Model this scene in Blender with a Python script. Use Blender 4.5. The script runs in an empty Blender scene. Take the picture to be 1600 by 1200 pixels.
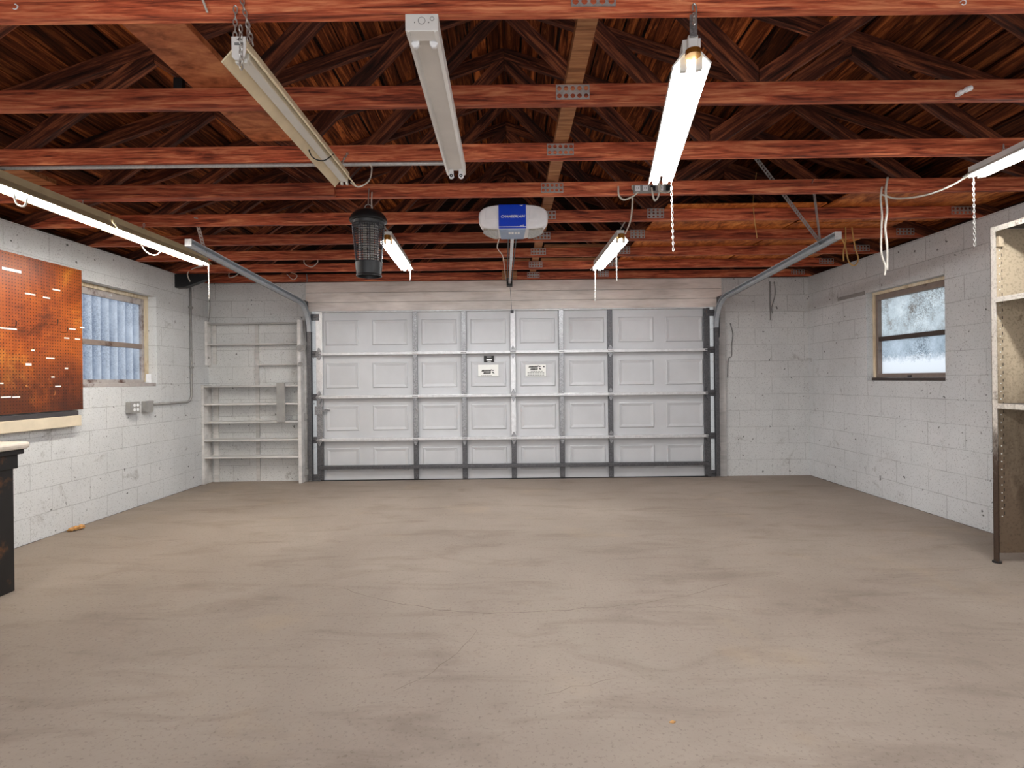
import bpy, bmesh, math, random
from mathutils import Vector, Matrix
random.seed(7)
S = bpy.context.scene
C = S.collection
F, CZ = 855.0, 1.228          # focal length in pixels (1600 wide), camera height
ROLL = 0.0113
XL, XR, D = -3.75, 3.702, 6.797   # side walls and the garage-door wall
YR = -2.2                          # wall behind the camera
HT = 2.459                         # wall top / truss underside
XC = -0.024                        # centre of the room

def P(px, py, Y):
    """photo pixel at distance Y -> point of the room"""
    a, b = px-800, py-600
    c, s = math.cos(ROLL), math.sin(ROLL)
    u, v = c*a-s*b+1.7, s*a+c*b+7.0
    return Vector((u*Y/F, Y, CZ-v*Y/F))

def lin(r, g, b):
    f = lambda c: c/12.92 if c <= .04045 else ((c+.055)/1.055)**2.4
    return (f(r/255), f(g/255), f(b/255), 1)

# ------------------------------------------------------------------ mesh helpers
def box(bm, x0, x1, y0, y1, z0, z1):
    v = [bm.verts.new((x, y, z)) for x in (x0, x1) for y in (y0, y1) for z in (z0, z1)]
    for f in ((0,1,3,2),(4,6,7,5),(0,4,5,1),(2,3,7,6),(0,2,6,4),(1,5,7,3)):
        bm.faces.new([v[i] for i in f])

def bar(bm, a, b, w, t, up=(0,0,1)):
    """rectangular bar a->b, width w along up-ish, thickness t across"""
    a, b = Vector(a), Vector(b)
    d = (b-a).normalized(); u = Vector(up)
    if abs(d.dot(u)) > .98: u = Vector((1,0,0))
    n = d.cross(u).normalized(); u = n.cross(d).normalized()
    vs = []
    for p in (a, b):
        for s1, s2 in ((-1,-1),(1,-1),(1,1),(-1,1)):
            vs.append(bm.verts.new(p+n*(s1*t/2)+u*(s2*w/2)))
    bm.faces.new(vs[0:4][::-1]); bm.faces.new(vs[4:8])
    for i in range(4):
        j = (i+1) % 4
        bm.faces.new((vs[i], vs[j], vs[4+j], vs[4+i]))

def tube(bm, pts, r, n=7, cap=True):
    pts = [Vector(p) for p in pts]
    rings = []
    prev = None
    for i, p in enumerate(pts):
        d = (pts[min(i+1, len(pts)-1)]-pts[max(i-1, 0)])
        d = d.normalized() if d.length > 1e-9 else Vector((0,0,1))
        if prev is None:
            u = Vector((0,0,1)) if abs(d.z) < .9 else Vector((1,0,0))
            n1 = d.cross(u).normalized()
        else:
            n1 = (prev-d*prev.dot(d)).normalized()
        prev = n1; n2 = d.cross(n1)
        rings.append([bm.verts.new(p+(n1*math.cos(2*math.pi*k/n)+n2*math.sin(2*math.pi*k/n))*r) for k in range(n)])
    for a, b in zip(rings, rings[1:]):
        for k in range(n):
            bm.faces.new((a[k], a[(k+1)%n], b[(k+1)%n], b[k]))
    if cap:
        bm.faces.new(rings[0][::-1]); bm.faces.new(rings[-1])

def spline(pts, m=8):
    pts = [Vector(p) for p in pts]
    out = []
    for i in range(len(pts)-1):
        p0, p1, p2, p3 = pts[max(i-1,0)], pts[i], pts[i+1], pts[min(i+2, len(pts)-1)]
        for k in range(m):
            t = k/m
            out.append(.5*((2*p1)+(p2-p0)*t+(2*p0-5*p1+4*p2-p3)*t*t+(3*p1-p0-3*p2+p3)*t**3))
    out.append(pts[-1]); return out

def lathe(bm, prof, c=(0,0,0), n=32, caps=True):
    c = Vector(c); rings = []
    for r, z in prof:
        rings.append([bm.verts.new(c+Vector((r*math.cos(2*math.pi*k/n), r*math.sin(2*math.pi*k/n), z))) for k in range(n)])
    for a, b in zip(rings, rings[1:]):
        for k in range(n):
            bm.faces.new((a[k], a[(k+1)%n], b[(k+1)%n], b[k]))
    if caps:
        bm.faces.new(rings[0][::-1]); bm.faces.new(rings[-1])

def torus(bm, c, R, r, axis='z', n=20, m=6, sx=1., rot=None):
    c = Vector(c); vs = []
    for i in range(n):
        a = 2*math.pi*i/n; row = []
        for j in range(m):
            b = 2*math.pi*j/m
            x, y, z = (R*sx+r*math.cos(b))*math.cos(a), (R+r*math.cos(b))*math.sin(a), r*math.sin(b)
            q = {'z': Vector((x,y,z)), 'y': Vector((y,z,x)), 'x': Vector((z,y,x))}[axis]
            if rot: q = rot @ q
            row.append(bm.verts.new(c+q))
        vs.append(row)
    for i in range(n):
        for j in range(m):
            bm.faces.new((vs[i][j], vs[(i+1)%n][j], vs[(i+1)%n][(j+1)%m], vs[i][(j+1)%m]))

def prism(bm, poly, y0, y1, ax='y'):
    """polygon (a,b) extruded: ax y -> (a,y,b); ax x -> (x,a,b); ax z -> (a,b,z)"""
    mk = {'y': lambda a, b, t: (a, t, b), 'x': lambda a, b, t: (t, a, b), 'z': lambda a, b, t: (a, b, t)}[ax]
    A = [bm.verts.new(mk(a, b, y0)) for a, b in poly]
    B = [bm.verts.new(mk(a, b, y1)) for a, b in poly]
    bm.faces.new(A); bm.faces.new(B[::-1])
    for i in range(len(poly)):
        j = (i+1) % len(poly)
        bm.faces.new((A[i], B[i], B[j], A[j]))

def chain(bm, a, b, link=.026, r=.0022, wid=.45):
    a, b = Vector(a), Vector(b); L = (b-a).length
    n = max(2, int(L/(link*.74))); d = (b-a)/n
    q = Vector((0,0,1)).rotation_difference(d.normalized()).to_matrix()
    for i in range(n):
        rot = q @ Matrix.Rotation(math.pi/2*(i % 2)+.5, 3, 'Z')
        torus(bm, a+d*(i+.5), link/2*wid, r, 'x', 10, 5, 1/wid, rot)

def perf(bm, w, h, nx, nz, t=.0015, hole=.36):
    """perforated plate in XZ, centred, facing -Y, with real holes"""
    cw, ch = w/nx, h/nz; R = min(cw, ch)*hole
    for i in range(nx):
        for k in range(nz):
            cx, cz = -w/2+cw*(i+.5), -h/2+ch*(k+.5)
            sq = [(-1,-1),(0,-1),(1,-1),(1,0),(1,1),(0,1),(-1,1),(-1,0)]
            for y in (0, t):
                o = [bm.verts.new((cx+a*cw/2, y, cz+b*ch/2)) for a, b in sq]
                n_ = [bm.verts.new((cx+R*math.cos(math.atan2(b, a)), y, cz+R*math.sin(math.atan2(b, a)))) for a, b in sq]
                for q in range(8):
                    bm.faces.new((o[q], o[(q+1)%8], n_[(q+1)%8], n_[q]))

def obj(name, bm, m, parent=None, loc=None, rot=None, bevel=0, smooth=False, world=True):
    """link the bmesh as ONE mesh object; with world=True the vertices are room coordinates"""
    me = bpy.data.meshes.new(name)
    bmesh.ops.recalc_face_normals(bm, faces=bm.faces[:])
    if world:
        if parent is not None:
            inv = wm(parent).inverted(); bmesh.ops.transform(bm, matrix=inv, verts=bm.verts[:])
        else:
            n = len(bm.verts); c = sum((v.co for v in bm.verts), Vector())/max(n, 1)
            bmesh.ops.translate(bm, vec=-c, verts=bm.verts[:]); loc = c
    bm.to_mesh(me); bm.free()
    me.materials.append(m)
    o = bpy.data.objects.new(name, me); C.objects.link(o)
    if parent is not None: o.parent = parent
    if loc is not None: o.location = loc
    if rot is not None: o.rotation_euler = rot
    if smooth:
        for p in me.polygons: p.use_smooth = True
        if smooth != 'all':
            me.set_sharp_from_angle(angle=math.radians(40))
    if bevel:
        b = o.modifiers.new('bevel', 'BEVEL'); b.width = bevel; b.segments = 2; b.limit_method = 'ANGLE'
    return o

def wm(o):
    m = Matrix.LocRotScale(o.location, o.rotation_euler, o.scale)
    return (wm(o.parent) @ m) if o.parent else m

def tag(o, label, cat, group=None, kind=None):
    o['label'] = label; o['category'] = cat
    if group: o['group'] = group
    if kind: o['kind'] = kind
    return o

def thing(name, label, cat, loc=(0,0,0), rz=0, group=None, kind=None):
    o = bpy.data.objects.new(name, None); C.objects.link(o)
    o.location = loc; o.rotation_euler = (0,0,rz); o.empty_display_size = .05
    return tag(o, label, cat, group, kind)

def B(): return bmesh.new()

def one(name, m, fn, *a, label=None, cat=None, parent=None, group=None, kind=None, bevel=0, smooth=False, world=True, **k):
    bm = B(); fn(bm, *a, **k)
    o = obj(name, bm, m, parent, bevel=bevel, smooth=smooth, world=world)
    if label: tag(o, label, cat, group, kind)
    return o

def dup(root, loc, label):
    r = root.copy(); C.objects.link(r); r.location = loc; r['label'] = label
    for ch in root.children:
        c = ch.copy(); C.objects.link(c); c.parent = r
        for g in ch.children:
            d = g.copy(); C.objects.link(d); d.parent = c
    return r

# ------------------------------------------------------------------ materials
class N:
    def __init__(s, name):
        s.m = bpy.data.materials.new(name); s.m.use_nodes = True
        s.t = s.m.node_tree; s.b = s.t.nodes['Principled BSDF']; s.out = s.t.nodes['Material Output']
    def n(s, kind, **k):
        x = s.t.nodes.new(kind)
        for a, v in k.items(): setattr(x, a, v)
        return x
    def l(s, a, b): s.t.links.new(a, b)
    def math(s, op, a, b=None, c=None):
        x = s.n('ShaderNodeMath', operation=op)
        for i, v in enumerate((a, b, c)):
            if v is None: continue
            if isinstance(v, (int, float)): x.inputs[i].default_value = v
            else: s.l(v, x.inputs[i])
        return x.outputs[0]
    def noise(s, vec, scale, detail=4, rough=.55, dist=0.):
        x = s.n('ShaderNodeTexNoise')
        x.inputs['Scale'].default_value = scale; x.inputs['Detail'].default_value = detail
        x.inputs['Roughness'].default_value = rough; x.inputs['Distortion'].default_value = dist
        if vec is not None: s.l(vec, x.inputs['Vector'])
        return x.outputs['Fac']
    def ramp(s, fac, stops, interp='LINEAR'):
        x = s.n('ShaderNodeValToRGB'); cr = x.color_ramp; cr.interpolation = interp
        while len(cr.elements) < len(stops): cr.elements.new(.5)
        for e, (p, c) in zip(cr.elements, stops):
            e.position = p; e.color = c if len(c) == 4 else (*c, 1)
        s.l(fac, x.inputs[0]); return x.outputs[0]
    def mix(s, f, a, b, mode='MIX'):
        x = s.n('ShaderNodeMix', data_type='RGBA', blend_type=mode)
        for sock, v in ((x.inputs[0], f), (x.inputs[6], a), (x.inputs[7], b)):
            if isinstance(v, (int, float)): sock.default_value = v
            elif isinstance(v, tuple): sock.default_value = v
            else: s.l(v, sock)
        return x.outputs[2]
    def coord(s, scale=(1,1,1), rnd=False, kind='Object'):
        tc = s.n('ShaderNodeTexCoord'); mp = s.n('ShaderNodeMapping')
        mp.inputs['Scale'].default_value = scale
        s.l(tc.outputs[kind], mp.inputs['Vector'])
        if rnd:
            oi = s.n('ShaderNodeObjectInfo'); cb = s.n('ShaderNodeCombineXYZ')
            r = s.math('MULTIPLY', oi.outputs['Random'], 37.)
            for i in range(3): s.l(r, cb.inputs[i])
            s.l(cb.outputs[0], mp.inputs['Location'])
        return mp.outputs[0]
    def bump(s, h, strength=.3, dist=.01):
        x = s.n('ShaderNodeBump'); x.inputs['Strength'].default_value = strength; x.inputs['Distance'].default_value = dist
        s.l(h, x.inputs['Height']); s.l(x.outputs[0], s.b.inputs['Normal'])
    def fin(s, col, rough=.6, metal=0., spec=.5):
        for k, v in (('Base Color', col), ('Roughness', rough), ('Metallic', metal), ('Specular IOR Level', spec)):
            if isinstance(v, (int, float, tuple)): s.b.inputs[k].default_value = v
            else: s.l(v, s.b.inputs[k])
        return s.m

def plain(name, rgb, rough=.5, metal=0., var=.12, scale=14):
    s = N(name); v = s.coord(rnd=True)
    f = s.noise(v, scale, 5)
    c = lin(*rgb); d = tuple(x*(1-var*1.6) for x in c[:3])+(1,); e = tuple(min(1, x*(1+var)) for x in c[:3])+(1,)
    return s.fin(s.ramp(f, [(.3, d), (.7, e)]), rough, metal)

def wood(name, dark, mid, light, scale=(1.1, 16, 16), rough=.6, spec=.3, knots=True, k=1.):
    s = N(name); v = s.coord(scale, True)
    f1 = s.noise(v, 2.2, 6, .6, .9); f2 = s.noise(v, 8., 4, .6, .4)
    f = s.math('ADD', s.math('MULTIPLY', f1, .7), s.math('MULTIPLY', f2, .3))
    col = s.ramp(f, [(.38, lin(*dark)), (.5, lin(*mid)), (.64, lin(*light))])
    oi = s.n('ShaderNodeObjectInfo')
    br = s.math('MULTIPLY_ADD', oi.outputs['Random'], .5, .75)
    big = s.noise(s.coord((.9, 2, 2), True), 1.6, 3)
    br = s.math('MULTIPLY', br, s.math('MULTIPLY_ADD', big, 1.0, .5))
    cb = s.n('ShaderNodeCombineColor')
    for i in range(3): s.l(br, cb.inputs[i])
    col = s.mix(1., col, cb.outputs[0], 'MULTIPLY')
    s.bump(f, .25, .004)
    return s.fin(col, rough, 0, spec)

def block_wall(name, horiz, base=(176,172,167), tone2=(160,156,151), off=(0,0)):
    s = N(name); g = s.n('ShaderNodeNewGeometry'); sp = s.n('ShaderNodeSeparateXYZ'); s.l(g.outputs['Position'], sp.inputs[0])
    cb = s.n('ShaderNodeCombineXYZ'); s.l(sp.outputs[horiz], cb.inputs[0]); s.l(sp.outputs['Z'], cb.inputs[1])
    nz = s.n('ShaderNodeTexNoise'); nz.inputs['Scale'].default_value = 3.; s.l(g.outputs['Position'], nz.inputs['Vector'])
    vm = s.n('ShaderNodeVectorMath', operation='MULTIPLY_ADD')
    s.l(nz.outputs['Color'], vm.inputs[0]); vm.inputs[1].default_value = (.012,.012,0); s.l(cb.outputs[0], vm.inputs[2])
    bt = s.n('ShaderNodeTexBrick'); s.l(vm.outputs[0], bt.inputs['Vector'])
    bt.inputs['Scale'].default_value = 1; bt.inputs['Brick Width'].default_value = .406; bt.inputs['Row Height'].default_value = .2045
    bt.inputs['Mortar Size'].default_value = .0035; bt.inputs['Mortar Smooth'].default_value = .3
    bt.inputs['Color1'].default_value = (.49,.49,.49,1); bt.inputs['Color2'].default_value = (.55,.55,.55,1)
    P_ = g.outputs['Position']
    mask = s.ramp(s.noise(P_, 2.6, 5, .75), [(.46, (0,0,0)), (.62, (1,1,1))])
    mort = s.math('MULTIPLY', bt.outputs['Fac'], s.math('MULTIPLY_ADD', mask, .34, .02))
    f = s.noise(P_, 1.1, 6, .6)
    col = s.ramp(f, [(.3, lin(*tone2)), (.65, lin(*base))])
    col = s.mix(.35, col, bt.outputs['Color'], 'SOFT_LIGHT')
    fine = s.noise(P_, 95., 3, .7)
    pit = s.ramp(fine, [(.33, lin(120,116,112)), (.43, (1,1,1))])
    col = s.mix(.55, col, pit, 'MULTIPLY')
    spots = s.ramp(s.noise(P_, 21., 2, .5), [(.255, lin(70,66,62)), (.285, (1,1,1))])
    col = s.mix(.8, col, spots, 'MULTIPLY')
    scuff = s.ramp(s.noise(P_, 3.1, 7, .75, .6), [(.60, (1,1,1)), (.72, lin(185,180,175))])
    col = s.mix(.8, col, scuff, 'MULTIPLY')
    col = s.mix(mort, col, lin(104,100,96))
    h = s.math('ADD', s.math('MULTIPLY', bt.outputs['Fac'], -.8), s.math('MULTIPLY', s.noise(P_, 45., 5, .7), .9))
    s.bump(h, .5, .006)
    return s.fin(col, .85, 0, .2)

def concrete_floor():
    s = N('floor_concrete'); g = s.n('ShaderNodeNewGeometry'); P_ = g.outputs['Position']
    f = s.noise(P_, .55, 8, .62, .4)
    col = s.ramp(f, [(.30, lin(127,114,103)), (.5, lin(142,129,118)), (.70, lin(157,144,132))])
    mp = s.n('ShaderNodeMapping'); mp.inputs['Scale'].default_value = (.8, 2.6, 1); s.l(P_, mp.inputs['Vector'])
    st = s.ramp(s.noise(mp.outputs[0], 1.7, 8, .68, .8), [(.34, lin(222,218,214)), (.5, (1,1,1)), (.75, (1,1,1))])
    col = s.mix(.7, col, st, 'MULTIPLY')
    sp = s.ramp(s.noise(P_, 60., 4, .7), [(.32, lin(190,184,178)), (.45, (1,1,1))])
    col = s.mix(.6, col, sp, 'MULTIPLY')
    rs = s.ramp(s.noise(P_, 1.3, 5, .6), [(.58, (0,0,0)), (.8, (.35,.35,.35))])
    col = s.mix(rs, col, lin(176,152,122))
    s.bump(s.noise(P_, 25., 6, .7), .12, .004)
    return s.fin(col, s.math('MULTIPLY_ADD', f, .25, .5), 0, .25)

def emit(name, col, strength):
    s = N(name); e = s.n('ShaderNodeEmission'); e.inputs[0].default_value = col; e.inputs[1].default_value = strength
    s.l(e.outputs[0], s.out.inputs[0]); return s.m

def metal(name, rgb, rough=.4, spangle=0., metalness=.85, rust=None, rl=(.6,.7)):
    s = N(name); v = s.coord(rnd=True)
    c = lin(*rgb); col = s.ramp(s.noise(v, 20, 4), [(.3, tuple(x*.82 for x in c[:3])+(1,)), (.7, c)])
    if spangle:
        vo = s.n('ShaderNodeTexVoronoi'); vo.inputs['Scale'].default_value = 130; s.l(v, vo.inputs['Vector'])
        sp = s.n('ShaderNodeSeparateColor'); s.l(vo.outputs['Color'], sp.inputs[0])
        gy = s.ramp(sp.outputs[0], [(0, (1-spangle,)*3), (1, (1,1,1))])
        col = s.mix(1., col, gy, 'MULTIPLY')
    if rust:
        rf = s.ramp(s.noise(v, 5.5, 7, .7), [(rl[0], (0,0,0)), (rl[1], (1,1,1))])
        col = s.mix(rf, col, lin(*rust))
    return s.fin(col, rough, metalness)

M = {}
M['floor'] = concrete_floor()
M['wall_x'] = block_wall('painted_block_back', 'X', (214,214,212), (196,196,195))
M['wall_y'] = block_wall('painted_block_side', 'Y', (214,215,215), (198,199,199))
M['timber'] = wood('red_brown_timber', (96,42,28), (180,88,58), (226,146,102))
M['timber_web'] = wood('dark_brown_timber', (36,18,13), (90,46,31), (166,96,62))
M['timber_pale'] = wood('pale_timber', (128,84,54), (176,122,82), (205,158,112))
M['plank'] = wood('stained_plank', (120,66,38), (168,98,62), (196,130,88), (2.5,5,5))
M['plywood'] = wood('orange_plywood', (130,64,22), (188,104,44), (222,146,76), (5,2.2,5))
M['header'] = wood('painted_header_boards', (194,184,176), (206,197,190), (212,204,198), (1.,9,9))
M['greywood'] = wood('grey_painted_wood', (180,178,175), (196,193,190), (205,202,199), (1,6,6))
M['cream'] = plain('cream_painted_wood', (214,200,176), .6, 0, .08, 7)
M['white_top'] = plain('white_bench_top', (224,214,200), .4, 0, .1)
M['black_iron'] = metal('chipped_black_paint', (30,28,27), .5, 0, .1, (112,70,36), (.58,.72))
M['black_plastic'] = plain('black_plastic', (24,25,27), .42)
M['zap'] = plain('glossy_black_wire', (52,53,58), .2)
M['grey_plastic'] = plain('grey_paint_plastic', (150,148,145), .6)
M['white_plastic'] = plain('white_plastic', (242,242,244), .35, 0, .03)
M['blue'] = plain('blue_panel', (8,66,205), .3, 0, .04)
M['pale_blue'] = plain('pale_blue_plastic', (150,172,206), .4, 0, .05)
M['lens'] = plain('ribbed_lens', (160,156,146), .15, 0, .2, 60)
M['white_ink'] = plain('white_ink', (245,245,245), .5, 0, .01)
M['black_ink'] = plain('black_ink', (26,25,25), .6, 0, .05)
M['paper'] = plain('white_paper', (235,235,230), .7, 0, .03)
M['door'] = plain('door_steel_white', (196,197,199), .5, 0, .04, 3)
M['galv'] = metal('galvanised_steel', (176,176,178), .38, .5, .6)
M['galv_bright'] = metal('bright_galvanised_steel', (232,232,233), .42, .12, .5)
M['galv_dark'] = metal('dull_galvanised_steel', (112,112,115), .42, .45, .6)
M['track'] = metal('track_steel', (196,202,208), .4, .1, .35, (120,84,60), (.66,.73))
M['strap'] = metal('strap_steel', (196,194,192), .45, .2, .35)
M['plate'] = metal('plate_steel', (198,196,194), .45, .2, .6)
M['chain'] = metal('chain_steel', (205,203,198), .35, 0, .7)
M['lamp_white'] = plain('lamp_white_enamel', (232,232,228), .4, 0, .03)
M['lamp_tan'] = plain('yellowed_enamel', (236,220,186), .45, 0, .05)
M['lamp_grey'] = plain('lamp_grey_enamel', (232,230,226), .4, 0, .05, 6)
M['lamp_olive'] = plain('aged_olive_enamel', (176,160,126), .5, 0, .06)
M['brass'] = metal('brass', (200,150,70), .3, 0, .9)
M['tube'] = emit('lit_fluorescent_tube', (.97,.97,.97,1), 78.0)
M['old_tube'] = emit('older_fluorescent_tube', (1,.97,.91,1), 58.0)
M['white_wire'] = plain('white_wire', (214,208,196), .5)
M['yellow_wire'] = plain('yellow_wire', (190,150,86), .5)
M['grey_wire'] = plain('grey_wire', (128,126,124), .6)
M['crack'] = plain('crack_dark', (112,98,86), .95)
M['gap'] = plain('dark_gap', (58,48,40), .95)
M['debris'] = plain('tan_debris', (190,140,82), .9, 0, .3, 60)
M['sash'] = metal('aged_sash', (188,180,176), .6, 0, .2, (92,66,56), (.5,.66))
M['sash_brown'] = metal('brown_grey_window_frame', (142,126,116), .6, 0, .1, (80,58,46), (.56,.68))
M['dark_sash'] = metal('dark_window_frame', (78,66,60), .6, 0, .2, (120,86,60), (.6,.7))
M['tanwood'] = wood('tan_window_wood', (190,170,140), (216,200,172), (226,214,190), (6,6,1))

def sheathing():
    s = N('roof_boards'); g = s.n('ShaderNodeNewGeometry')
    rnd = g.outputs['Random Per Island']
    mp = s.n('ShaderNodeMapping'); mp.inputs['Scale'].default_value = (14, .9, 14); s.l(g.outputs['Position'], mp.inputs['Vector'])
    f = s.noise(mp.outputs[0], 1.6, 7, .7, 1.2)
    c1 = s.ramp(f, [(.36, lin(32,16,8)), (.52, lin(112,56,28)), (.66, lin(196,112,58))])
    br = s.math('MULTIPLY_ADD', rnd, 1.3, .2)
    cb = s.n('ShaderNodeCombineColor')
    for i in range(3): s.l(br, cb.inputs[i])
    return s.fin(s.mix(1., c1, cb.outputs[0], 'MULTIPLY'), .8, 0, .15)
M['roof'] = sheathing()
M['gable'] = wood('gable_boards', (22,14,10), (44,26,17), (64,38,24))

def pegboard_mat():
    s = N('brown_pegboard'); g = s.n('ShaderNodeNewGeometry'); sp = s.n('ShaderNodeSeparateXYZ'); s.l(g.outputs['Position'], sp.inputs[0])
    P_ = g.outputs['Position']; p = .0254
    d2 = None
    for ax in ('Y', 'Z'):
        fr = s.math('FRACT', s.math('DIVIDE', sp.outputs[ax], p)); d = s.math('SUBTRACT', fr, .5); q = s.math('MULTIPLY', d, d)
        d2 = q if d2 is None else s.math('ADD', d2, q)
    hole = s.math('LESS_THAN', d2, .19**2)
    f = s.noise(P_, 1.8, 7, .68, .5)
    col = s.ramp(f, [(.33, lin(68,28,9)), (.46, lin(134,61,17)), (.58, lin(160,80,22)), (.70, lin(200,128,44))])
    # grime over the lower third and a paler rubbed band
    zr = s.n('ShaderNodeMapRange'); zr.inputs['From Min'].default_value = 1.0; zr.inputs['From Max'].default_value = 1.75
    s.l(sp.outputs['Z'], zr.inputs[0])
    gr = s.math('MULTIPLY', s.math('SUBTRACT', 1., zr.outputs[0]), s.noise(P_, 4.5, 7, .75))
    gm = s.ramp(gr, [(.18, (0,0,0)), (.42, (.85,.85,.85))])
    col = s.mix(gm, col, lin(66,30,16))
    sc = s.ramp(s.noise(P_, 7., 8, .8, 1.5), [(.61, (0,0,0)), (.64, (.8,.8,.8))])
    col = s.mix(s.math('MULTIPLY', sc, s.math('SUBTRACT', 1.1, zr.outputs[0])), col, lin(224,160,90))
    col = s.mix(s.math('MULTIPLY', hole, .85), col, lin(40,20,10))
    return s.fin(col, s.math('MULTIPLY_ADD', s.noise(P_, 6, 4), .3, .22), 0, .5)
M['pegboard'] = pegboard_mat()

def pane_mat(name, stops, dirt=None, zsplit=None, ribs=False):
    """obscured glass: daylight comes through it"""
    s = N(name); g = s.n('ShaderNodeNewGeometry'); P_ = g.outputs['Position']
    f = s.noise(P_, 5.5, 7, .75)
    col = s.ramp(f, stops)
    if dirt:
        sp = s.ramp(s.noise(P_, 70., 3, .8), [(.42, lin(*dirt)), (.55, (1,1,1))])
        mk = s.ramp(s.noise(P_, 2.1, 3, .6), [(.4, (.1,.1,.1)), (.62, (1,1,1))])
        col = s.mix(mk, col, sp, 'MULTIPLY')
    if zsplit:
        sz = s.n('ShaderNodeSeparateXYZ'); s.l(P_, sz.inputs[0])
        w = s.math('ADD', sz.outputs['Z'], s.math('MULTIPLY', s.noise(P_, 26., 4, .8), .22))
        mr = s.n('ShaderNodeMapRange'); mr.inputs['From Min'].default_value = zsplit+.11; mr.inputs['From Max'].default_value = zsplit+.04
        s.l(w, mr.inputs[0]); k = mr.outputs[0]
        col = s.mix(k, col, lin(238,244,250))
    if ribs:      # light and shade of the corrugation put into the sheet's colour
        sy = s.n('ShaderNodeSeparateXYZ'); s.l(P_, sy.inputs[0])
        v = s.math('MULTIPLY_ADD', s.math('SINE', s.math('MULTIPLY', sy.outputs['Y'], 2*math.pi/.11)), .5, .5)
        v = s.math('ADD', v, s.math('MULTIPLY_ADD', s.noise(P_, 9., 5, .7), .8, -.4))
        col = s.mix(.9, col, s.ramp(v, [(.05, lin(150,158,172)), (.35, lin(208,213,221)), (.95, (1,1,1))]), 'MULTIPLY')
    tr = s.n('ShaderNodeBsdfTranslucent'); s.l(col, tr.inputs[0])
    gl = s.n('ShaderNodeBsdfGlossy'); gl.inputs['Roughness'].default_value = .25
    mx = s.n('ShaderNodeMixShader'); mx.inputs[0].default_value = .05
    s.l(tr.outputs[0], mx.inputs[1]); s.l(gl.outputs[0], mx.inputs[2]); s.l(mx.outputs[0], s.out.inputs[0])
    return s.m
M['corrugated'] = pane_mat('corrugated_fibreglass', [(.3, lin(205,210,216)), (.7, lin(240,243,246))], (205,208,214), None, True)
M['frosted_top'] = pane_mat('grimy_frosted_glass', [(.32, lin(140,132,124)), (.46, lin(190,202,208)), (.66, lin(222,232,236))], (150,142,136))
M['frosted_low'] = pane_mat('frosted_glass', [(.3, lin(150,166,178)), (.7, lin(206,220,232))], (90,92,98), 1.43)
def clear_mat():
    s = N('clear_pane'); t = s.n('ShaderNodeBsdfTransparent'); g = s.n('ShaderNodeBsdfGlossy'); g.inputs['Roughness'].default_value = .08
    t.inputs[0].default_value = (.93,.96,1,1)
    mx = s.n('ShaderNodeMixShader'); mx.inputs[0].default_value = .06
    s.l(t.outputs[0], mx.inputs[1]); s.l(g.outputs[0], mx.inputs[2]); s.l(mx.outputs[0], s.out.inputs[0]); return s.m
M['clear'] = clear_mat()
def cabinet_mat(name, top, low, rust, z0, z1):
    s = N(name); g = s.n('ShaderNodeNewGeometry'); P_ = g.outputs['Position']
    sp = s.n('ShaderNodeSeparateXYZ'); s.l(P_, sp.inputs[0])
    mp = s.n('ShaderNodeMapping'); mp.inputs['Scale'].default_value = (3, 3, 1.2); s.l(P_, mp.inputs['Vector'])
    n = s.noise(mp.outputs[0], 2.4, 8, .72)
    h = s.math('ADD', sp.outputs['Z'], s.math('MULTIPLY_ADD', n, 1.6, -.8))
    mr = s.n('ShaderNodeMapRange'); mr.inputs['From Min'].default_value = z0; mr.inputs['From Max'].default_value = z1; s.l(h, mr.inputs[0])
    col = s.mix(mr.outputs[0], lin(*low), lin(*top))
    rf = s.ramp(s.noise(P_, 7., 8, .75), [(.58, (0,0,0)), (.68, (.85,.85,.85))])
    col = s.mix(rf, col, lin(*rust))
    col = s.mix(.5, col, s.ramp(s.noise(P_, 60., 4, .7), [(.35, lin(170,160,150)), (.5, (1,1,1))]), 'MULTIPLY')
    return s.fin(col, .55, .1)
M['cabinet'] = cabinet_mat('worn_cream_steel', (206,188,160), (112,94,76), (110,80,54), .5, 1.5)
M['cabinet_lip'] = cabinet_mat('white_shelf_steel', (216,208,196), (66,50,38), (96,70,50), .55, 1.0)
M['cabinet_old'] = metal('worn_cream_steel', (168,152,130), .5, 0, .1, (84,60,42), (.42,.62))
M['cabinet_dark'] = metal('dark_shelf_steel', (74,70,72), .5, 0, .2, (90,60,40), (.62,.75))

# ------------------------------------------------------------------ room shell
def struct(name, bm, m, label, cat, bevel=0, parent=None):
    o = obj(name, bm, m, parent, bevel=bevel)
    return tag(o, label, cat, None, 'structure') if parent is None else o

bm = B(); box(bm, XL-.2, XR+.2, YR-.2, D+.6, -.12, 0)
floor = struct('floor', bm, M['floor'], 'bare stained concrete garage floor with fine cracks', 'floor')

DX0, DX1, DZ = -2.40, 2.46, 2.095       # door opening
bm = B()
box(bm, XL-.2, DX0-.06, D, D+.2, 0, HT); box(bm, DX1+.06, XR+.2, D, D+.2, 0, HT); box(bm, DX0-.06, DX1+.06, D, D+.2, DZ+.02, HT)
struct('wall_back', bm, M['wall_x'], 'grey painted block wall around the garage door', 'wall')

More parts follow.
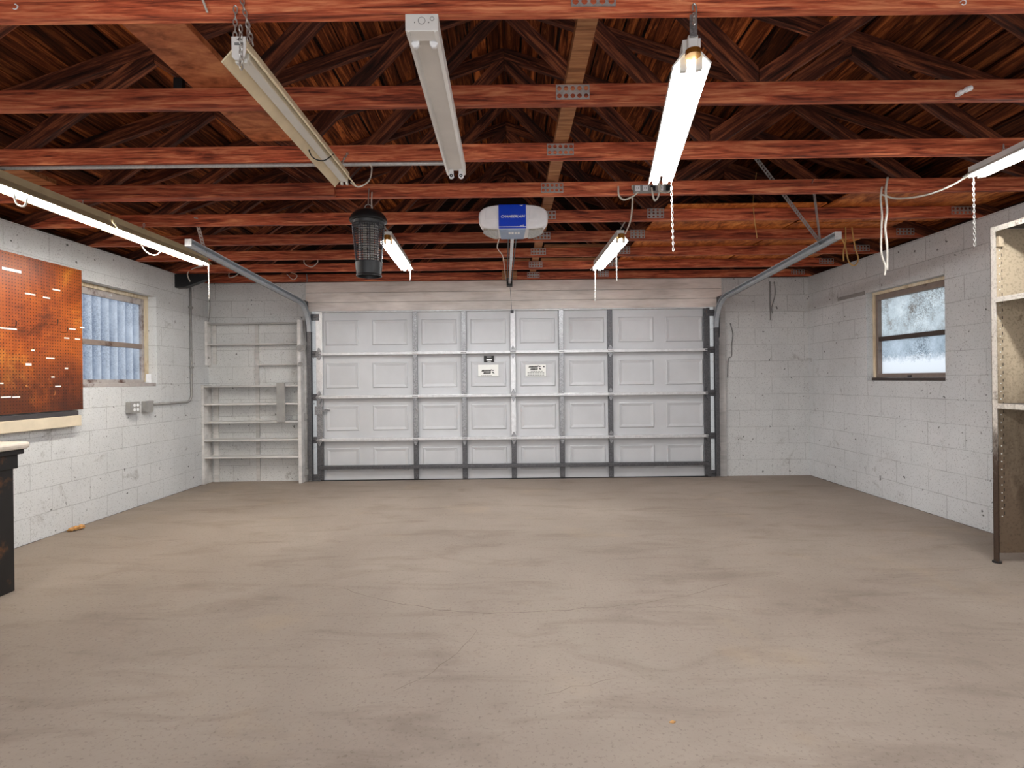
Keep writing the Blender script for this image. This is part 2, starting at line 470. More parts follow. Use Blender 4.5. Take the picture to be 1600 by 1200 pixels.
WL = dict(y0=4.45, y1=5.80, z0=1.20, z1=2.15)
WR = dict(y0=4.66, y1=5.69, z0=1.175, z1=2.085)
def side_wall(x0, x1, w):
    bm = B()
    box(bm, x0, x1, YR, w['y0'], 0, HT); box(bm, x0, x1, w['y1'], D, 0, HT)
    box(bm, x0, x1, w['y0'], w['y1'], 0, w['z0']); box(bm, x0, x1, w['y0'], w['y1'], w['z1'], HT)
    return bm
struct('wall_left', side_wall(XL-.2, XL, WL), M['wall_y'], 'grey painted block wall with the pegboard and a window', 'wall')
struct('wall_right', side_wall(XR, XR+.2, WR), M['wall_y'], 'grey painted block wall with a small frosted window', 'wall')
bm = B(); box(bm, XR-.003, XR+.001, 5.705, 6.18, 2.07, 2.11); obj('patch', bm, M['grey_plastic'], bpy.data.objects['wall_right'])
bm = B(); box(bm, XL-.2, XR+.2, YR-.2, YR, 0, HT)
struct('wall_rear', bm, M['gable'], 'dark boarded wall behind the camera', 'wall')

# timber header over the door
bm = B()
for z0, z1 in ((DZ+.005, 2.205), (2.209, 2.325), (2.329, HT-.002)):
    box(bm, DX0-.13, DX1+.16, D-.022, D-.001, z0, z1)
struct('trim_1', bm, M['header'], 'long painted wooden header boards above the garage door', 'trim', bevel=.002)
for i, (a, b) in enumerate(((DX0-.13, DX0-.075), (DX1+.105, DX1+.20))):
    bm = B(); box(bm, a, b, D-.03, D-.001, 0, DZ)
    struct('trim_%d' % (i+2), bm, M['greywood'], ('grey painted wooden jamb left of the garage door', 'grey painted wooden jamb right of the garage door')[i], 'trim', bevel=.003)

# ------------------------------------------------------------------ roof
SL = .338
def zu(x): return HT+(3.764-abs(x-XC))*SL          # underside of the top chords
OFF = .094
def roof(sign, name, label):
    bm = B(); w = .142; n = 29
    ca, sa = math.cos(math.atan(SL)), math.sin(math.atan(SL))
    for i in range(n):
        s0 = .002+i*w; s1 = s0+w-random.choice((.004, .008, .014, .022))
        pts = []
        for s, t in ((s0, 0), (s1, 0), (s1, .02), (s0, .02)):
            x = s*ca+t*sa; z = zu(XC)+OFF-s*sa+t*ca
            pts.append((XC+sign*x, z))
        j = random.uniform(0, .004)
        prism(bm, [(a, b+j) for a, b in pts], YR-.3, D+.5)
    return struct(name, bm, M['roof'], label, 'roof')
roof(-1, 'ceiling_left', 'dark stained roof boards above the left half of the room')
roof(1, 'ceiling_right', 'dark stained roof boards above the right half of the room')
for sgn, nm, lb in ((-1, 'ceiling_cover_left', 'left'), (1, 'ceiling_cover_right', 'right')):
    bm = B(); ca, sa = math.cos(math.atan(SL)), math.sin(math.atan(SL))
    pts = []
    for s, t in ((-.01, .032), (4.2, .032), (4.2, .05), (-.01, .05)):
        pts.append((XC+sgn*(s*ca+t*sa), zu(XC)+OFF-s*sa+t*ca))
    prism(bm, pts, YR-.3, D+.5)
    struct(nm, bm, M['gable'], 'black roofing felt over the %s roof boards' % lb, 'roof')
bm = B(); box(bm, XC-.12, XC+.12, YR-.3, D+.5, zu(XC)+OFF+.004, zu(XC)+OFF+.07)
struct('trim_6', bm, M['gable'], 'dark ridge cap above the roof boards', 'trim')
for y, nm, lb in ((D+.02, 'wall_gable', 'dark boarded gable above the garage door wall'), (YR-.18, 'wall_gable_rear', 'dark boarded gable behind the camera')):
    bm = B(); prism(bm, [(XL-.15, HT), (XR+.15, HT), (XR+.15, zu(XR+.15)+OFF), (XC, zu(XC)+OFF), (XL-.15, zu(XL-.15)+OFF)], y, y+.12)
    struct(nm, bm, M['gable'], lb, 'wall')
for x, nm, lb in ((XL-.16, 'trim_4', 'dark eave board along the left wall top'), (XR+.14, 'trim_5', 'dark eave board along the right wall top')):
    bm = B(); box(bm, x, x+.02, YR, D, HT+.001, HT+.09)
    struct(nm, bm, M['gable'], lb, 'trim')

# ------------------------------------------------------------------ trusses
def clip(poly, a, b, c):
    """keep a*x+b*z<=c"""
    out = []
    for i in range(len(poly)):
        p, q = poly[i], poly[(i+1) % len(poly)]
        fp, fq = a*p[0]+b*p[1]-c, a*q[0]+b*q[1]-c
        if fp <= 0: out.append(p)
        if fp*fq < 0:
            t = fp/(fp-fq); out.append((p[0]+(q[0]-p[0])*t, p[1]+(q[1]-p[1])*t))
    return out

def member(name, parent, poly, y0, y1, ang, m, bevel=.003):
    """timber in the truss plane; its own local X runs along the grain"""
    cx = sum(p[0] for p in poly)/len(poly); cz = sum(p[1] for p in poly)/len(poly)
    ca, sa = math.cos(ang), math.sin(ang)
    loc = [((x-cx)*ca+(z-cz)*sa, -(x-cx)*sa+(z-cz)*ca) for x, z in poly]
    bm = B(); prism(bm, loc, y0, y1)
    return obj(name, bm, m, parent, loc=(cx, 0, cz), rot=(0, -ang, 0), bevel=bevel, world=False)

CH = .089
def web(parent, p, q, clips, w=.089):
    d = Vector((q[0]-p[0], q[1]-p[1])).normalized(); n = Vector((-d.y, d.x))*w/2
    a, b = Vector(p)-d*.2, Vector(q)+d*.2
    poly = [tuple(a-n), tuple(b-n), tuple(b+n), tuple(a+n)]
    for c in clips: poly = clip(poly, *c)
    return member('web', parent, poly, .0005, .0375, math.atan2(d.y, d.x), M['timber_web'])

def nail_plate(parent, x, z, w=.15, h=.066, rot=0, n=(5, 2)):
    bm = B(); perf(bm, w, h, *n)
    return obj('nail_plate', bm, M['plate'], parent, loc=(x, -.0025, z), rot=(0, rot, 0), world=False)

ZR = 3.764*SL
def make_truss(Y, label):
    t = thing('roof_truss', label, 'roof truss', (XC, Y, HT), 0, 'timber roof trusses')
    e = CH/SL
    member('bottom_chord', t, [(-3.90, .0), (3.90, .0), (3.764-e, CH), (-3.764+e, CH)] if False else
           [(-3.764, 0), (3.764, 0), (3.764-e, CH), (-3.764+e, CH)], 0, .038, 0, M['timber'])
    for s in (-1, 1):
        za = (3.764-3.93)*SL
        poly = [(s*3.93, za), (s*.001, ZR), (s*.001, ZR+OFF), (s*3.93, za+OFF)]
        member('top_chord', t, poly, 0, .038, -s*math.atan(SL), M['timber_web'])
        top = (SL*s, 1, 3.764*SL-.001)        # z <= zu
        bot = (0, -1, -CH-.001)
        b1, b2, t1 = 1.15, 2.72, 1.95
        zt = (3.764-t1)*SL
        # long web to the ridge
        web(t, (s*b1, CH), (s*.0, ZR), [bot, top, (-s, 0, -.002), (s, 0, b1-.001)])
        web(t, (s*b1, CH), (s*t1, zt), [bot, top, (-s, 0, -b1-.001), (s, 0, t1-.001)])
        web(t, (s*b2, CH), (s*t1, zt), [bot, top, (-s, 0, -t1-.001)])
    return t
ORD = ['nearest to the camera, cut by the top edge of the photo', 'second of nine from the camera, behind the bare strip lights',
       'third of nine from the camera', 'fourth of nine, in front of the garage door opener',
       'fifth of nine from the camera, just behind the garage door opener', 'sixth of nine from the camera', 'seventh of nine from the camera',
       'eighth of nine, second last before the door wall', 'last of nine, tight against the garage door wall']
TY = [1.836+.61*i for i in range(9)]
truss = [make_truss(TY[0], 'red-brown timber roof truss, '+ORD[0])]
for i in range(1, 9):
    truss.append(dup(truss[0], (XC, TY[i], HT), 'red-brown timber roof truss, '+ORD[i]))
for i, t in enumerate(truss):
    nail_plate(t, .315, .05)
    if i >= 4:
        nail_plate(t, 1.17, .055, .13, .075, 0, (4, 3)); nail_plate(t, 3.56, .05, .16, .06)
# doubled chord on the fourth truss
x1 = P(525, 297, TY[3]).x-XC
member('sister_chord', truss[3], [(-3.70, .0), (x1, .0), (x1, .088), (-3.50, .088)], -.040, -.001, 0, M['timber'])

# ------------------------------------------------------------------ loose timber on the chords
ZT = HT+CH+.001
one('brace_board', M['timber_pale'], lambda bm: bar(bm, (.30, TY[0]-.15, ZT+.02), (.285, TY[8], ZT+.02), .038, .075), label='narrow lengthwise timber nailed across the truss tops near the middle', cat='board')
def plank(x0, x1, y0, y1, th, m, lb, sk=0, name='plank'):
    bm = B(); p = [(x0, y0), (x1, y0), (x1+sk, y1), (x0+sk, y1)]
    prism(bm, p, ZT, ZT+th, 'z')
    o = obj(name, bm, m, bevel=.003); tag(o, lb, 'plank'); return o
plank(-1.42, -1.19, 1.70, 3.0, .03, M['plank'], 'wide knotted plank lying on the trusses left of the tan lamp', .02)
plank(-3.14, -2.99, 2.9, 3.62, .03, M['timber_pale'], 'whitish plank end resting on trusses above the long left lamps')
plank(2.47, 3.68, 3.95, 4.70, .012, M['plywood'], 'small orange plywood sheet on trusses at the right, nearest of three', 0, 'plywood_sheet')
plank(1.22, 2.44, 4.19, 6.60, .012, M['plywood'], 'orange plywood sheet on trusses beside the far right lamp', 0, 'plywood_sheet')
plank(2.46, 3.40, 4.72, 6.60, .012, M['plywood'], 'orange plywood sheet on trusses above the end of the right door track', 0, 'plywood_sheet')
for a, b, Y, lb in ((.35, .98, 5.497, 'thin pale lath lying on the seventh truss behind the opener'), (.35, .98, 6.108, 'old pale lath on the eighth truss right of the opener rail'), (-.08, .23, 6.108, 'short pale lath on the eighth truss above the opener rail')):
    one('lath', M['timber_pale'], lambda bm: bar(bm, (a, Y, ZT+.012), (b, Y+.01, ZT+.012), .022, .07), label=lb, cat='lath')
p = P(272, 127, TY[1]-.02)
bm = B(); box(bm, p.x-.02, p.x+.02, TY[1]+.004, TY[1]+.034, ZT-.0005, ZT+.05)
tag(obj('black_clip', bm, M['black_plastic'], bevel=.003), 'small black clip standing on the second truss left of the wide plank', 'clip')

# ------------------------------------------------------------------ garage door
YD = D-.03         # room face of the door skin
door = thing('door_1', 'white steel sectional garage door with galvanised struts', 'garage door', (.03, YD, 0), kind='structure')
SEC = [(.012, .51), (.512, 1.035), (1.037, 1.565), (1.567, 2.09)]
px8 = (DX1-DX0)/8
for k, (z0, z1) in enumerate(SEC):
    bm = B(); box(bm, DX0, DX1, YD, YD+.035, z0, z1)
    for i in range(8):
        a = DX0+px8*i+.085; b = DX0+px8*(i+1)-.085; c, d_ = z0+.105, z1-.105
        if i in (0, 7): a, b = (a-.02, b) if i else (a+.03, b)
        o_ = [(a, c), (b, c), (b, d_), (a, d_)]; m_ = .045
        q = [(a+m_, c+m_), (b-m_, c+m_), (b-m_, d_-m_), (a+m_, d_-m_)]
        vo = [bm.verts.new((x, YD-.0002, z)) for x, z in o_]
        v1 = [bm.verts.new((x*.5+y*.5, YD-.012, z)) for (x, z), (y, w_) in zip(o_, o_)]
        for v, (x, z), (x2, z2) in zip(v1, o_, q): v.co = (x*.75+x2*.25, YD-.013, z*.75+z2*.25)
        v2 = [bm.verts.new((x, YD-.003, z)) for x, z in q]
        for r0, r1 in ((vo, v1), (v1, v2)):
            for j in range(4): bm.faces.new((r0[j], r0[(j+1)%4], r1[(j+1)%4], r1[j]))
        bm.faces.new(v2)
    obj('door_section', bm, M['door'], door)
XS = [-1.175, -.575, .03, .625, 1.225]
ZJ = [.511, 1.036, 1.566]
for k, (z0, z1) in enumerate(SEC):
    for i, x in enumerate([DX0+.045]+XS+[DX1-.045]):
        w = .03 if 0 < i < 6 else .04
        bm = B()
        box(bm, x-w, x+w, YD-.036, YD-.014, z0+.004, z1-.004)
        mm = M['galv_bright'] if i in (3,) and k > 0 else (M['galv_bright'] if i == 0 and k > 1 else (M['galv_dark'] if i in (5, 6) or k == 0 else M['galv']))  # centre stiles take brighter steel: their reflection is put into the colour
        obj('stile', bm, mm, door, bevel=.004)
def strut(z, h, y0, y1, m, x0=DX0+.05, x1=DX1-.05, name='strut'):
    bm = B()
    prism(bm, [(YD-y0, z-h/2), (YD-y1, z-h/2+.004), (YD-y1-.001, z+h/2-.004), (YD-y0, z+h/2), (YD-y0+.003, z+h/2), (YD-y0+.003, z-h/2)], x0, x1, 'x')
    obj(name, bm, m, door, bevel=.003)
for z in ZJ: strut(z, .040, .002, .072, M['galv_bright'])
strut(2.083, .018, .002, .045, M['galv_bright'])
strut(.172, .05, .037, .075, M['galv_dark'])
bm = B(); box(bm, DX0, DX1, YD-.01, YD+.03, 0, .012); obj('bottom_seal', bm, M['black_plastic'], door)
for z in ZJ:
    for i, x in enumerate([DX0+.045]+XS+[DX1-.045]):
        bm = B()
        for s in (-1, 1):
            prism(bm, [(x-.028, z+s*.026), (x+.028, z+s*.026), (x+.006, z+s*.075), (x-.006, z+s*.075)], YD-.056, YD-.0375)
        box(bm, x-.03, x+.03, YD-.068, YD-.051, z-.02, z+.02)
        tube(bm, [(x-.034, YD-.068, z), (x+.034, YD-.068, z)], .008, 8)
        obj('hinge', bm, M['galv'] if i not in (6,) else M['galv_dark'], door)
for sgn, x in ((-1, DX0), (1, DX1)):
    for z in (.05, .511, 1.036, 1.566, 2.02):
        bm = B(); tube(bm, [(x-.02*sgn, YD-.05, z), (x+sgn*.062, YD-.05, z)], .006, 8)
        tube(bm, [(x+sgn*.05, YD-.05, z), (x+sgn*.066, YD-.05, z)], .022, 14)
        box(bm, x-.05, x+.05, YD-.045, YD-.0365, z-.04, z+.04)
        obj('roller', bm, M['galv_dark'], door, bevel=.002)
p = P(500, 641, YD)
bm = B(); box(bm, p.x-.045, p.x+.045, YD-.06, YD-.037, p.z-.05, p.z+.05); box(bm, p.x+.0, p.x+.12, YD-.05, YD-.038, p.z-.012, p.z+.012)
tube(bm, [(p.x+.12, YD-.05, p.z), (p.x+.12, YD-.02, p.z)], .012, 10)
o = obj('slide_lock', bm, M['galv'], door, bevel=.002)

def sticker(x0, y0, x1, y1, m):
    a, b = P(x0, y0, YD-.015), P(x1, y1, YD-.015)
    bm = B(); box(bm, a.x, b.x, YD-.0145, YD-.0132, b.z, a.z)
    return obj('sticker', bm, m, door), a, b
def ink(par, a, b, shapes, Y):
    bm = B(); W, H = b.x-a.x, a.z-b.z
    for sh in shapes:
        prism(bm, [(a.x+W*u, a.z-H*v) for u, v in sh], Y-.0006, Y)
    o = obj('print', bm, M['black_ink'], par); o['label'] = 'black printed emblem and lines'
def logo(u0, v0, u1, v1):
    W, H = u1-u0, v1-v0; R = lambda u, v: (u0+W*u, v0+H*v); out = []
    # two slanted lines of heavy letters and a winged mark
    x = .0
    for i in range(8):
        w = .075; out.append([R(x+.06, .05), R(x+.06+w, .05), R(x+w, .48), R(x, .48)]); x += .09
    x = .14
    for i in range(6):
        w = .08; out.append([R(x+.04, .56), R(x+.04+w, .56), R(x+w, 1.), R(x, 1.)]); x += .095
    out.append([R(.72, -.1), R(.86, .1), R(1., .12), R(.9, .35), R(.78, .2)])
    out.append([R(.80, .5), R(.9, .55), R(1.02, .95), R(.86, .85)])
    return out
s1, a, b = sticker(747, 570, 779, 588, M['paper'])
ink(s1, a, b, logo(.16, .42, .80, .78)+[[(.15+.09*i, .90), (.21+.09*i, .90), (.21+.09*i, .94), (.15+.09*i, .94)] for i in range(6)], YD-.0145)
s2, a, b = sticker(821, 570, 853, 588, M['paper'])
ln = []
for r in range(4):
    for i in range(7):
        u = .10+.12*i+(.04 if r == 0 else 0)
        if r == 0 and i in (0, 6): continue
        ln.append([(u, .55+.11*r), (u+.10, .55+.11*r), (u+.10, .59+.11*r), (u, .59+.11*r)])
ink(s2, a, b, logo(.15, .08, .78, .46)+ln+[[(.86, .12), (.94, .12), (.94, .22), (.86, .22)]], YD-.0145)
s3, a, b = sticker(756, 556, 772, 566, M['black_ink'])
bm = B(); W, H = b.x-a.x, a.z-b.z
for (u0, v0, u1, v1) in ((.3, .12, .75, .22), (.25, .5, .8, .72), (.35, .86, .7, .93)):
    box(bm, a.x+W*u0, a.x+W*u1, YD-.0151, YD-.0145, a.z-H*v1, a.z-H*v0)
o = obj('print', bm, M['white_ink'], s3); o['label'] = 'pale printed lines'

# tracks
def sweep(bm, path, prof):
    """path in YZ (y,z), profile (x offset, normal offset) closed"""
    rings = []
    for i, (y, z) in enumerate(path):
        a = path[max(i-1, 0)]; b = path[min(i+1, len(path)-1)]
        t = Vector((b[0]-a[0], b[1]-a[1])).normalized(); n = Vector((-t.y, t.x))
        rings.append([bm.verts.new((x, y+n.x*k, z+n.y*k)) for x, k in prof])
    m = len(prof)
    for r, q in zip(rings, rings[1:]):
        for j in range(m): bm.faces.new((r[j], r[(j+1)%m], q[(j+1)%m], q[j]))
    bm.faces.new(rings[0]); bm.faces.new(rings[-1][::-1])
def make_track(side):
    x = DX1+.065 if side > 0 else DX0-.065
    yv = YD-.05; R = .34; zc = 1.84
    path = [(yv, .02), (yv, .9), (yv, zc)]
    sl = math.atan2(.125, 2.1)
    for k in range(1, 13):
        a = (math.pi/2-sl)*k/12
        path.append((yv-R+R*math.cos(a), zc+R*math.sin(a)))
    ye, ze = path[-1]; Lh = ye-4.21
    for k in (.33, .66, 1): path.append((ye-Lh*k, ze+math.tan(sl)*Lh*k))
    t = thing('door_track', 'galvanised curved garage door track on the %s of the door' % ('right' if side > 0 else 'left'), 'door track', (x, yv, 0), 0, 'garage door tracks')
    # C channel open towards the door
    s = side; w = .024
    prof = [(x-s*w, -.026), (x+s*w, -.026), (x+s*w, .026), (x-s*w, .026), (x-s*w, .018), (x+s*(w-.004), .018), (x+s*(w-.004), -.018), (x-s*w, -.018)]
    bm = B(); sweep(bm, path[:3], prof); obj('upright_rail', bm, M['galv_dark'], t)
    bm = B(); sweep(bm, path[2:], prof); obj('curved_rail', bm, M['track'], t, smooth=True)
    # angle iron along the horizontal run
    bm = B(); hp = path[-4:]
    sweep(bm, hp, [(x+s*.026, -.03), (x+s*.030, -.03), (x+s*.030, .03), (x+s*.026, .03)]); obj('angle_iron', bm, M['galv'], t)
    for z in (.35, 1.0, 1.65):
        bm = B(); box(bm, x+s*.026, x+s*.030, yv-.02, D-.032, z-.03, z+.03); obj('wall_bracket', bm, M['galv_dark'], t)
    bm = B(); prism(bm, [(yv-.02, zc-.12), (D-.024, zc-.12), (D-.024, zc+.38), (yv-.20, zc+.38), (yv-.20, zc+.32), (yv-.05, zc+.2)], x+s*.032, x+s*.036, 'x')
    obj('flag_bracket', bm, M['galv_dark'], t)
    bm = B(); box(bm, x-s*.02, x+s*.03, path[-1][0]-.004, path[-1][0]+.004, path[-1][1]-.028, path[-1][1]+.028); obj('end_stop', bm, M['galv_bright'], t)
    return x, path
xr_, pr_ = make_track(1); xl_, pl_ = make_track(-1)
def zt_at(path, y):
    (ya, za), (yb, zb) = path[-4], path[-1]
    return za+(zb-za)*(y-ya)/(yb-ya)
def strap(bm, a, b, w=.032):
    a, b = Vector(a), Vector(b); L = (b-a).length; n = int(L/.032)
    perf(bm, L, w, n, 1, .002, .24)
    d = (b-a).normalized(); yv = Vector((0,1,0)); z = d.cross(yv).normalized(); yv = z.cross(d)
    m = Matrix(((d.x, yv.x, z.x, (a.x+b.x)/2), (d.y, yv.y, z.y, (a.y+b.y)/2), (d.z, yv.z, z.z, (a.z+b.z)/2), (0,0,0,1)))
    bmesh.ops.transform(bm, matrix=m, verts=bm.verts[:])
h = Vector((xr_+.036, 4.50, zt_at(pr_, 4.50)+.03))
one('hanger_strap', M['strap'], strap, (h.x, h.y, h.z-.02), P(1270, 283, TY[3]-.006), label='perforated steel strap hanging upright to the end of the right door track', cat='hanger strap', group='perforated hanger straps')
one('hanger_strap', M['strap'], strap, (h.x, h.y-.02, h.z-.02), P(1176, 240, TY[3]-.006), label='perforated steel strap slanting from the trusses to the right door track', cat='hanger strap', group='perforated hanger straps')
one('hanger_strap', M['strap'], strap, (xl_-.036, 4.5, zt_at(pl_, 4.5)), (xl_+.02, TY[4]-.006, HT+.06), label='perforated steel strap holding the end of the left door track', cat='hanger strap', group='perforated hanger straps')

# ------------------------------------------------------------------ door opener
YO = 3.93
op = thing('door_opener', 'white garage door opener with a blue front panel under the trusses', 'garage door opener', (P(802, 374, YO).x, YO, 2.31))
ox = P(802, 340, YO).x; zo0, zo1 = 2.309, 2.487
def sect(a, sz=1.):
    pts = []; zm = (zo0+zo1)/2; hh = (zo1-zo0)/2*sz
    for k in range(40):
        t = 2*math.pi*k/40; c, s = math.cos(t), math.sin(t)
        e = .55 if s > 0 else .42
        pts.append((ox+a*math.copysign(abs(c)**e, c), zm-.0+hh*math.copysign(abs(s)**(.75 if s > 0 else .5), s)))
    return pts
bm = B(); rings = []
for t, a, sz in ((0, .235, .93), (.006, .245, .98), (.02, .25, 1), (.10, .245, 1), (.18, .225, 1), (.25, .18, 1), (.285, .14, .98), (.295, .12, .9)):
    rings.append([bm.verts.new((x, YO+t, z)) for x, z in sect(a, sz)])
for r, q in zip(rings, rings[1:]):
    for j in range(40): bm.faces.new((r[j], r[(j+1)%40], q[(j+1)%40], q[j]))
bm.faces.new(rings[0]); bm.faces.new(rings[-1][::-1])
obj('body', bm, M['white_plastic'], op, smooth=True)
for s in (-1, 1):
    bm = B(); c = ox+s*.158; zc_ = 2.405
    prism(bm, [(c-.045, zc_-.03), (c+.045, zc_-.03), (c+.04, zc_+.035), (c+.02, zc_+.05), (c-.04, zc_+.05)], YO-.006, YO+.004)
    obj('side_boss', bm, M['white_plastic'], op, bevel=.004)
bx0, bx1 = P(779, 340, YO-.01).x, P(822, 340, YO-.01).x
bm = B(); box(bm, bx0, bx1, YO-.010, YO+.01, zo0+.004, zo1-.004); bp = obj('front_panel', bm, M['blue'], op, bevel=.003); bp['label'] = 'blue front panel with white lettering'
bm = B(); box(bm, bx0, bx1, YO-.0112, YO-.0095, zo0+.012, zo0+.016); obj('stripe', bm, M['white_ink'], bp)
def text(txt, size, loc, m, parent, name, shear=.25, ext=.0006):
    cu = bpy.data.curves.new('lettering', 'FONT'); cu.body = txt; cu.size = size; cu.align_x = 'CENTER'; cu.align_y = 'CENTER'; cu.extrude = ext; cu.shear = shear; cu.offset = size*.02
    to = bpy.data.objects.new('lettering', cu); C.objects.link(to)
    dg = bpy.context.evaluated_depsgraph_get(); me = bpy.data.meshes.new_from_object(to.evaluated_get(dg))
    bpy.data.objects.remove(to, do_unlink=True)
    me.transform(Matrix.Rotation(math.pi/2, 4, 'X')); me.materials.clear(); me.materials.append(m)
    o = bpy.data.objects.new(name, me); C.objects.link(o); o.parent = parent
    o.location = wm(parent).inverted() @ Vector(loc); return o
text('CHAMBERLAIN', .0255, ((bx0+bx1)/2+.002, YO-.0112, P(800, 339, YO).z), M['white_ink'], bp, 'lettering')
text('myQ', .014, (bx1-.03, YO-.0112, P(800, 353, YO).z), M['white_ink'], bp, 'lettering')
bm = B(); prism(bm, [(bx1-.046, zo1-.012), (bx1-.02, zo1-.008), (bx1-.03, zo1-.018)], YO-.0112, YO-.0098); obj('wifi_mark', bm, M['white_ink'], bp)
bm = B(); prism(bm, [(bx0+.004, YO+.01), (bx1-.004, YO+.01), (bx1-.012, YO+.27), (bx0+.012, YO+.27)], zo0-.004, zo0+.01, 'z'); up_ = obj('under_panel', bm, M['pale_blue'], op, bevel=.002)
bm = B()
for k in range(4): box(bm, ox-.035+k*.022, ox-.02+k*.022, YO+.07, YO+.12, zo0-.006, zo0-.003)
obj('button', bm, M['white_plastic'], up_)
for s in (-1, 1):
    bm = B(); poly = [(ox+s*.112, YO+.012), (ox+s*.215, YO+.012), (ox+s*.222, YO+.09), (ox+s*.20, YO+.17), (ox+s*.15, YO+.25), (ox+s*.112, YO+.26)]
    prism(bm, poly, zo0-.006, zo0+.012, 'z'); obj('light_lens', bm, M['lens'], op, bevel=.004)
ZRl = 2.405
xe = P(796, 430, 6.6).x
bm = B(); bar(bm, (ox, YO+.2, ZRl), (xe, 6.70, ZRl), .035, .026); rl = obj('rail', bm, M['galv_bright'], op)
for s in (-1, 1):
    bm = B(); tube(bm, [(ox+s*.034, YO+.28, ZRl+.01), (xe+s*.026, 6.66, ZRl+.01)], .005, 6); obj('drive_belt', bm, M['black_plastic'], rl)
for s in (-1, 1):
    bm = B(); bar(bm, (ox+s*.10, YO+.18, zo1-.01), (ox+s*.10, TY[4]-.004, HT+.06), .03, .003); obj('mounting_strap', bm, M['strap'], op)
bm = B(); box(bm, xe-.035, xe+.035, 6.62, 6.714, ZRl-.04, ZRl+.05); obj('header_bracket', bm, M['black_iron'], op)
bm = B(); bar(bm, (xe+.003, 6.63, ZRl-.02), (P(800, 490, YD-.07).x, YD-.05, 2.06), .028, .004, (0,1,0)); tube(bm, [(P(800,490,YD).x-.02, YD-.05, 2.06), (P(800,490,YD).x+.02, YD-.05, 2.06)], .018, 10)
obj('door_arm', bm, M['galv_dark'], op)
bm = B(); tube(bm, spline([P(780, 373, YO+.25), P(777, 385, 4.3), P(779, 391, 4.6), P(786, 402, 5.0), P(789, 425, 6.2), P(791, 437, 6.68)]), .004, 6); obj('bell_wire', bm, M['white_wire'], op)
bm = B(); box(bm, P(784,430,6.70).x, P(808,430,6.70).x, 6.69, 6.7145, P(796,436,6.7).z, P(796,423,6.7).z)
tag(obj('mounting_block', bm, M['timber_pale'], bevel=.003), 'pale wooden block behind the opener rail on the last truss', 'block')

# ------------------------------------------------------------------ strip lights
def shop_light(label, a, b, lit=True, hood='lamp_white', w=.066, c=.03, h1=.045, h2=.088, group='lit strip lights', tubes=True, glow='tube'):
    a, b = Vector(a), Vector(b); L = (b-a).length; d = b-a
    t = thing('strip_light', label, 'strip light', a, math.atan2(d.y, d.x)-math.pi/2, group)
    t.rotation_euler.x = math.atan2(d.z, math.hypot(d.x, d.y))
    K = dict(world=False)
    bm = B()
    prism(bm, [(-w, 0), (-c, h1), (-c, h2), (c, h2), (c, h1), (w, 0), (w-.004, -.006), (w-.007, 0), (c-.002, h1-.006), (-c+.002, h1-.006), (-w+.007, 0), (-w+.004, -.006)], 0, L)
    obj('hood', bm, M[hood], t, **K)
    if tubes:
        for s in (-1, 1):
            bm = B(); tube(bm, [(s*.026, .03, .003), (s*.026, L-.03, .003)], .0165, 14)
            obj('fluorescent_tube', bm, M[glow], t, smooth=True, **K)
        for y in (.008, L-.03):
            for s in (-1, 1):
                bm = B(); box(bm, s*.026-.012, s*.026+.012, y, y+.022, -.014, h1-.006)
                obj('lamp_holder', bm, M['lamp_white'], t, bevel=.003, **K)
    else:
        bm = B(); box(bm, -c*.95, c*.95, .02, L-.02, h1-.03, h1-.004); obj('ballast_cover', bm, M['lamp_white'], t, bevel=.004, **K)
        for y in (.008, L-.03):
            for s in (-1, 1):
                bm = B(); box(bm, s*.014-.006, s*.014+.006, y, y+.02, .0, h1-.03)
                obj('lamp_holder', bm, M['lamp_white'], t, bevel=.002, **K)
    return t, L
def hang(t, y, top, x=0, drop=0, h2=.088):
    """chain from the lamp's back up to a truss"""
    m = wm(t); p = m @ Vector((x, y, h2)); bm = B(); chain(bm, p, Vector(top))
    if drop: chain(bm, Vector(top)+Vector((.004,-.004,0)), Vector(top)-Vector((-.004,.004,drop)))
    obj('chain', bm, M['chain'], t)

# long pair over the left wall
la, _ = shop_light('lit fluorescent strip light on the left cut by the photo edge', (-2.845, 2.65, 2.335), (-2.845, 3.87, 2.335), True, 'lamp_olive', glow='old_tube')
lb, _ = shop_light('lit fluorescent strip light on the left running to the room corner', (-2.845, 3.89, 2.335), (-2.845, 5.11, 2.335), True, 'lamp_olive', glow='old_tube')
for t in (la, lb):
    for y in (.25, 1.0):
        yy = min(TY, key=lambda q: abs(q-(t.location.y+y)))
        hang(t, yy-t.location.y-.012 if 0 < yy-t.location.y < 1.2 else y, (-2.845, yy-.012, HT+.02))
# tan lamp without tubes
a, b = P(375, 96, 1.80), P(540, 291, 3.0)
tn, L = shop_light('unlit yellowed strip light without tubes, hanging slanted on chains', (a.x, 1.80, a.z), (b.x, 3.0, b.z), False, 'lamp_tan', .062, .022, .045, .072, 'unlit strip lights', False)
bm = B(); prism(bm, [(-.024, .012), (-.014, .002), (.006, .002), (.018, .014), (.022, .03), (.022, .078), (-.024, .078)], -.006, -.001); ep = obj('end_plate', bm, M['lamp_grey'], tn, world=False); ep['label'] = 'pale grey end plate with a dark bird mark'
bm = B(); prism(bm, [(-.010, .072), (-.003, .067), (0, .074), (.005, .067), (.010, .072), (.001, .062)], -.0075, -.006)
for z in (.055, .050): box(bm, -.014, .014, -.0075, -.006, z, z+.002)
obj('bird_mark', bm, M['black_ink'], ep, world=False)
m = wm(tn)
for (x, y, tp) in ((-.03, .03, P(368, 10, TY[0]-.012)), (.03, .03, P(375, -12, TY[0]-.012)), (0, L-.1, (b.x, TY[2]-.01, HT+.04))):
    hang(tn, y, tp, x, h2=.072)
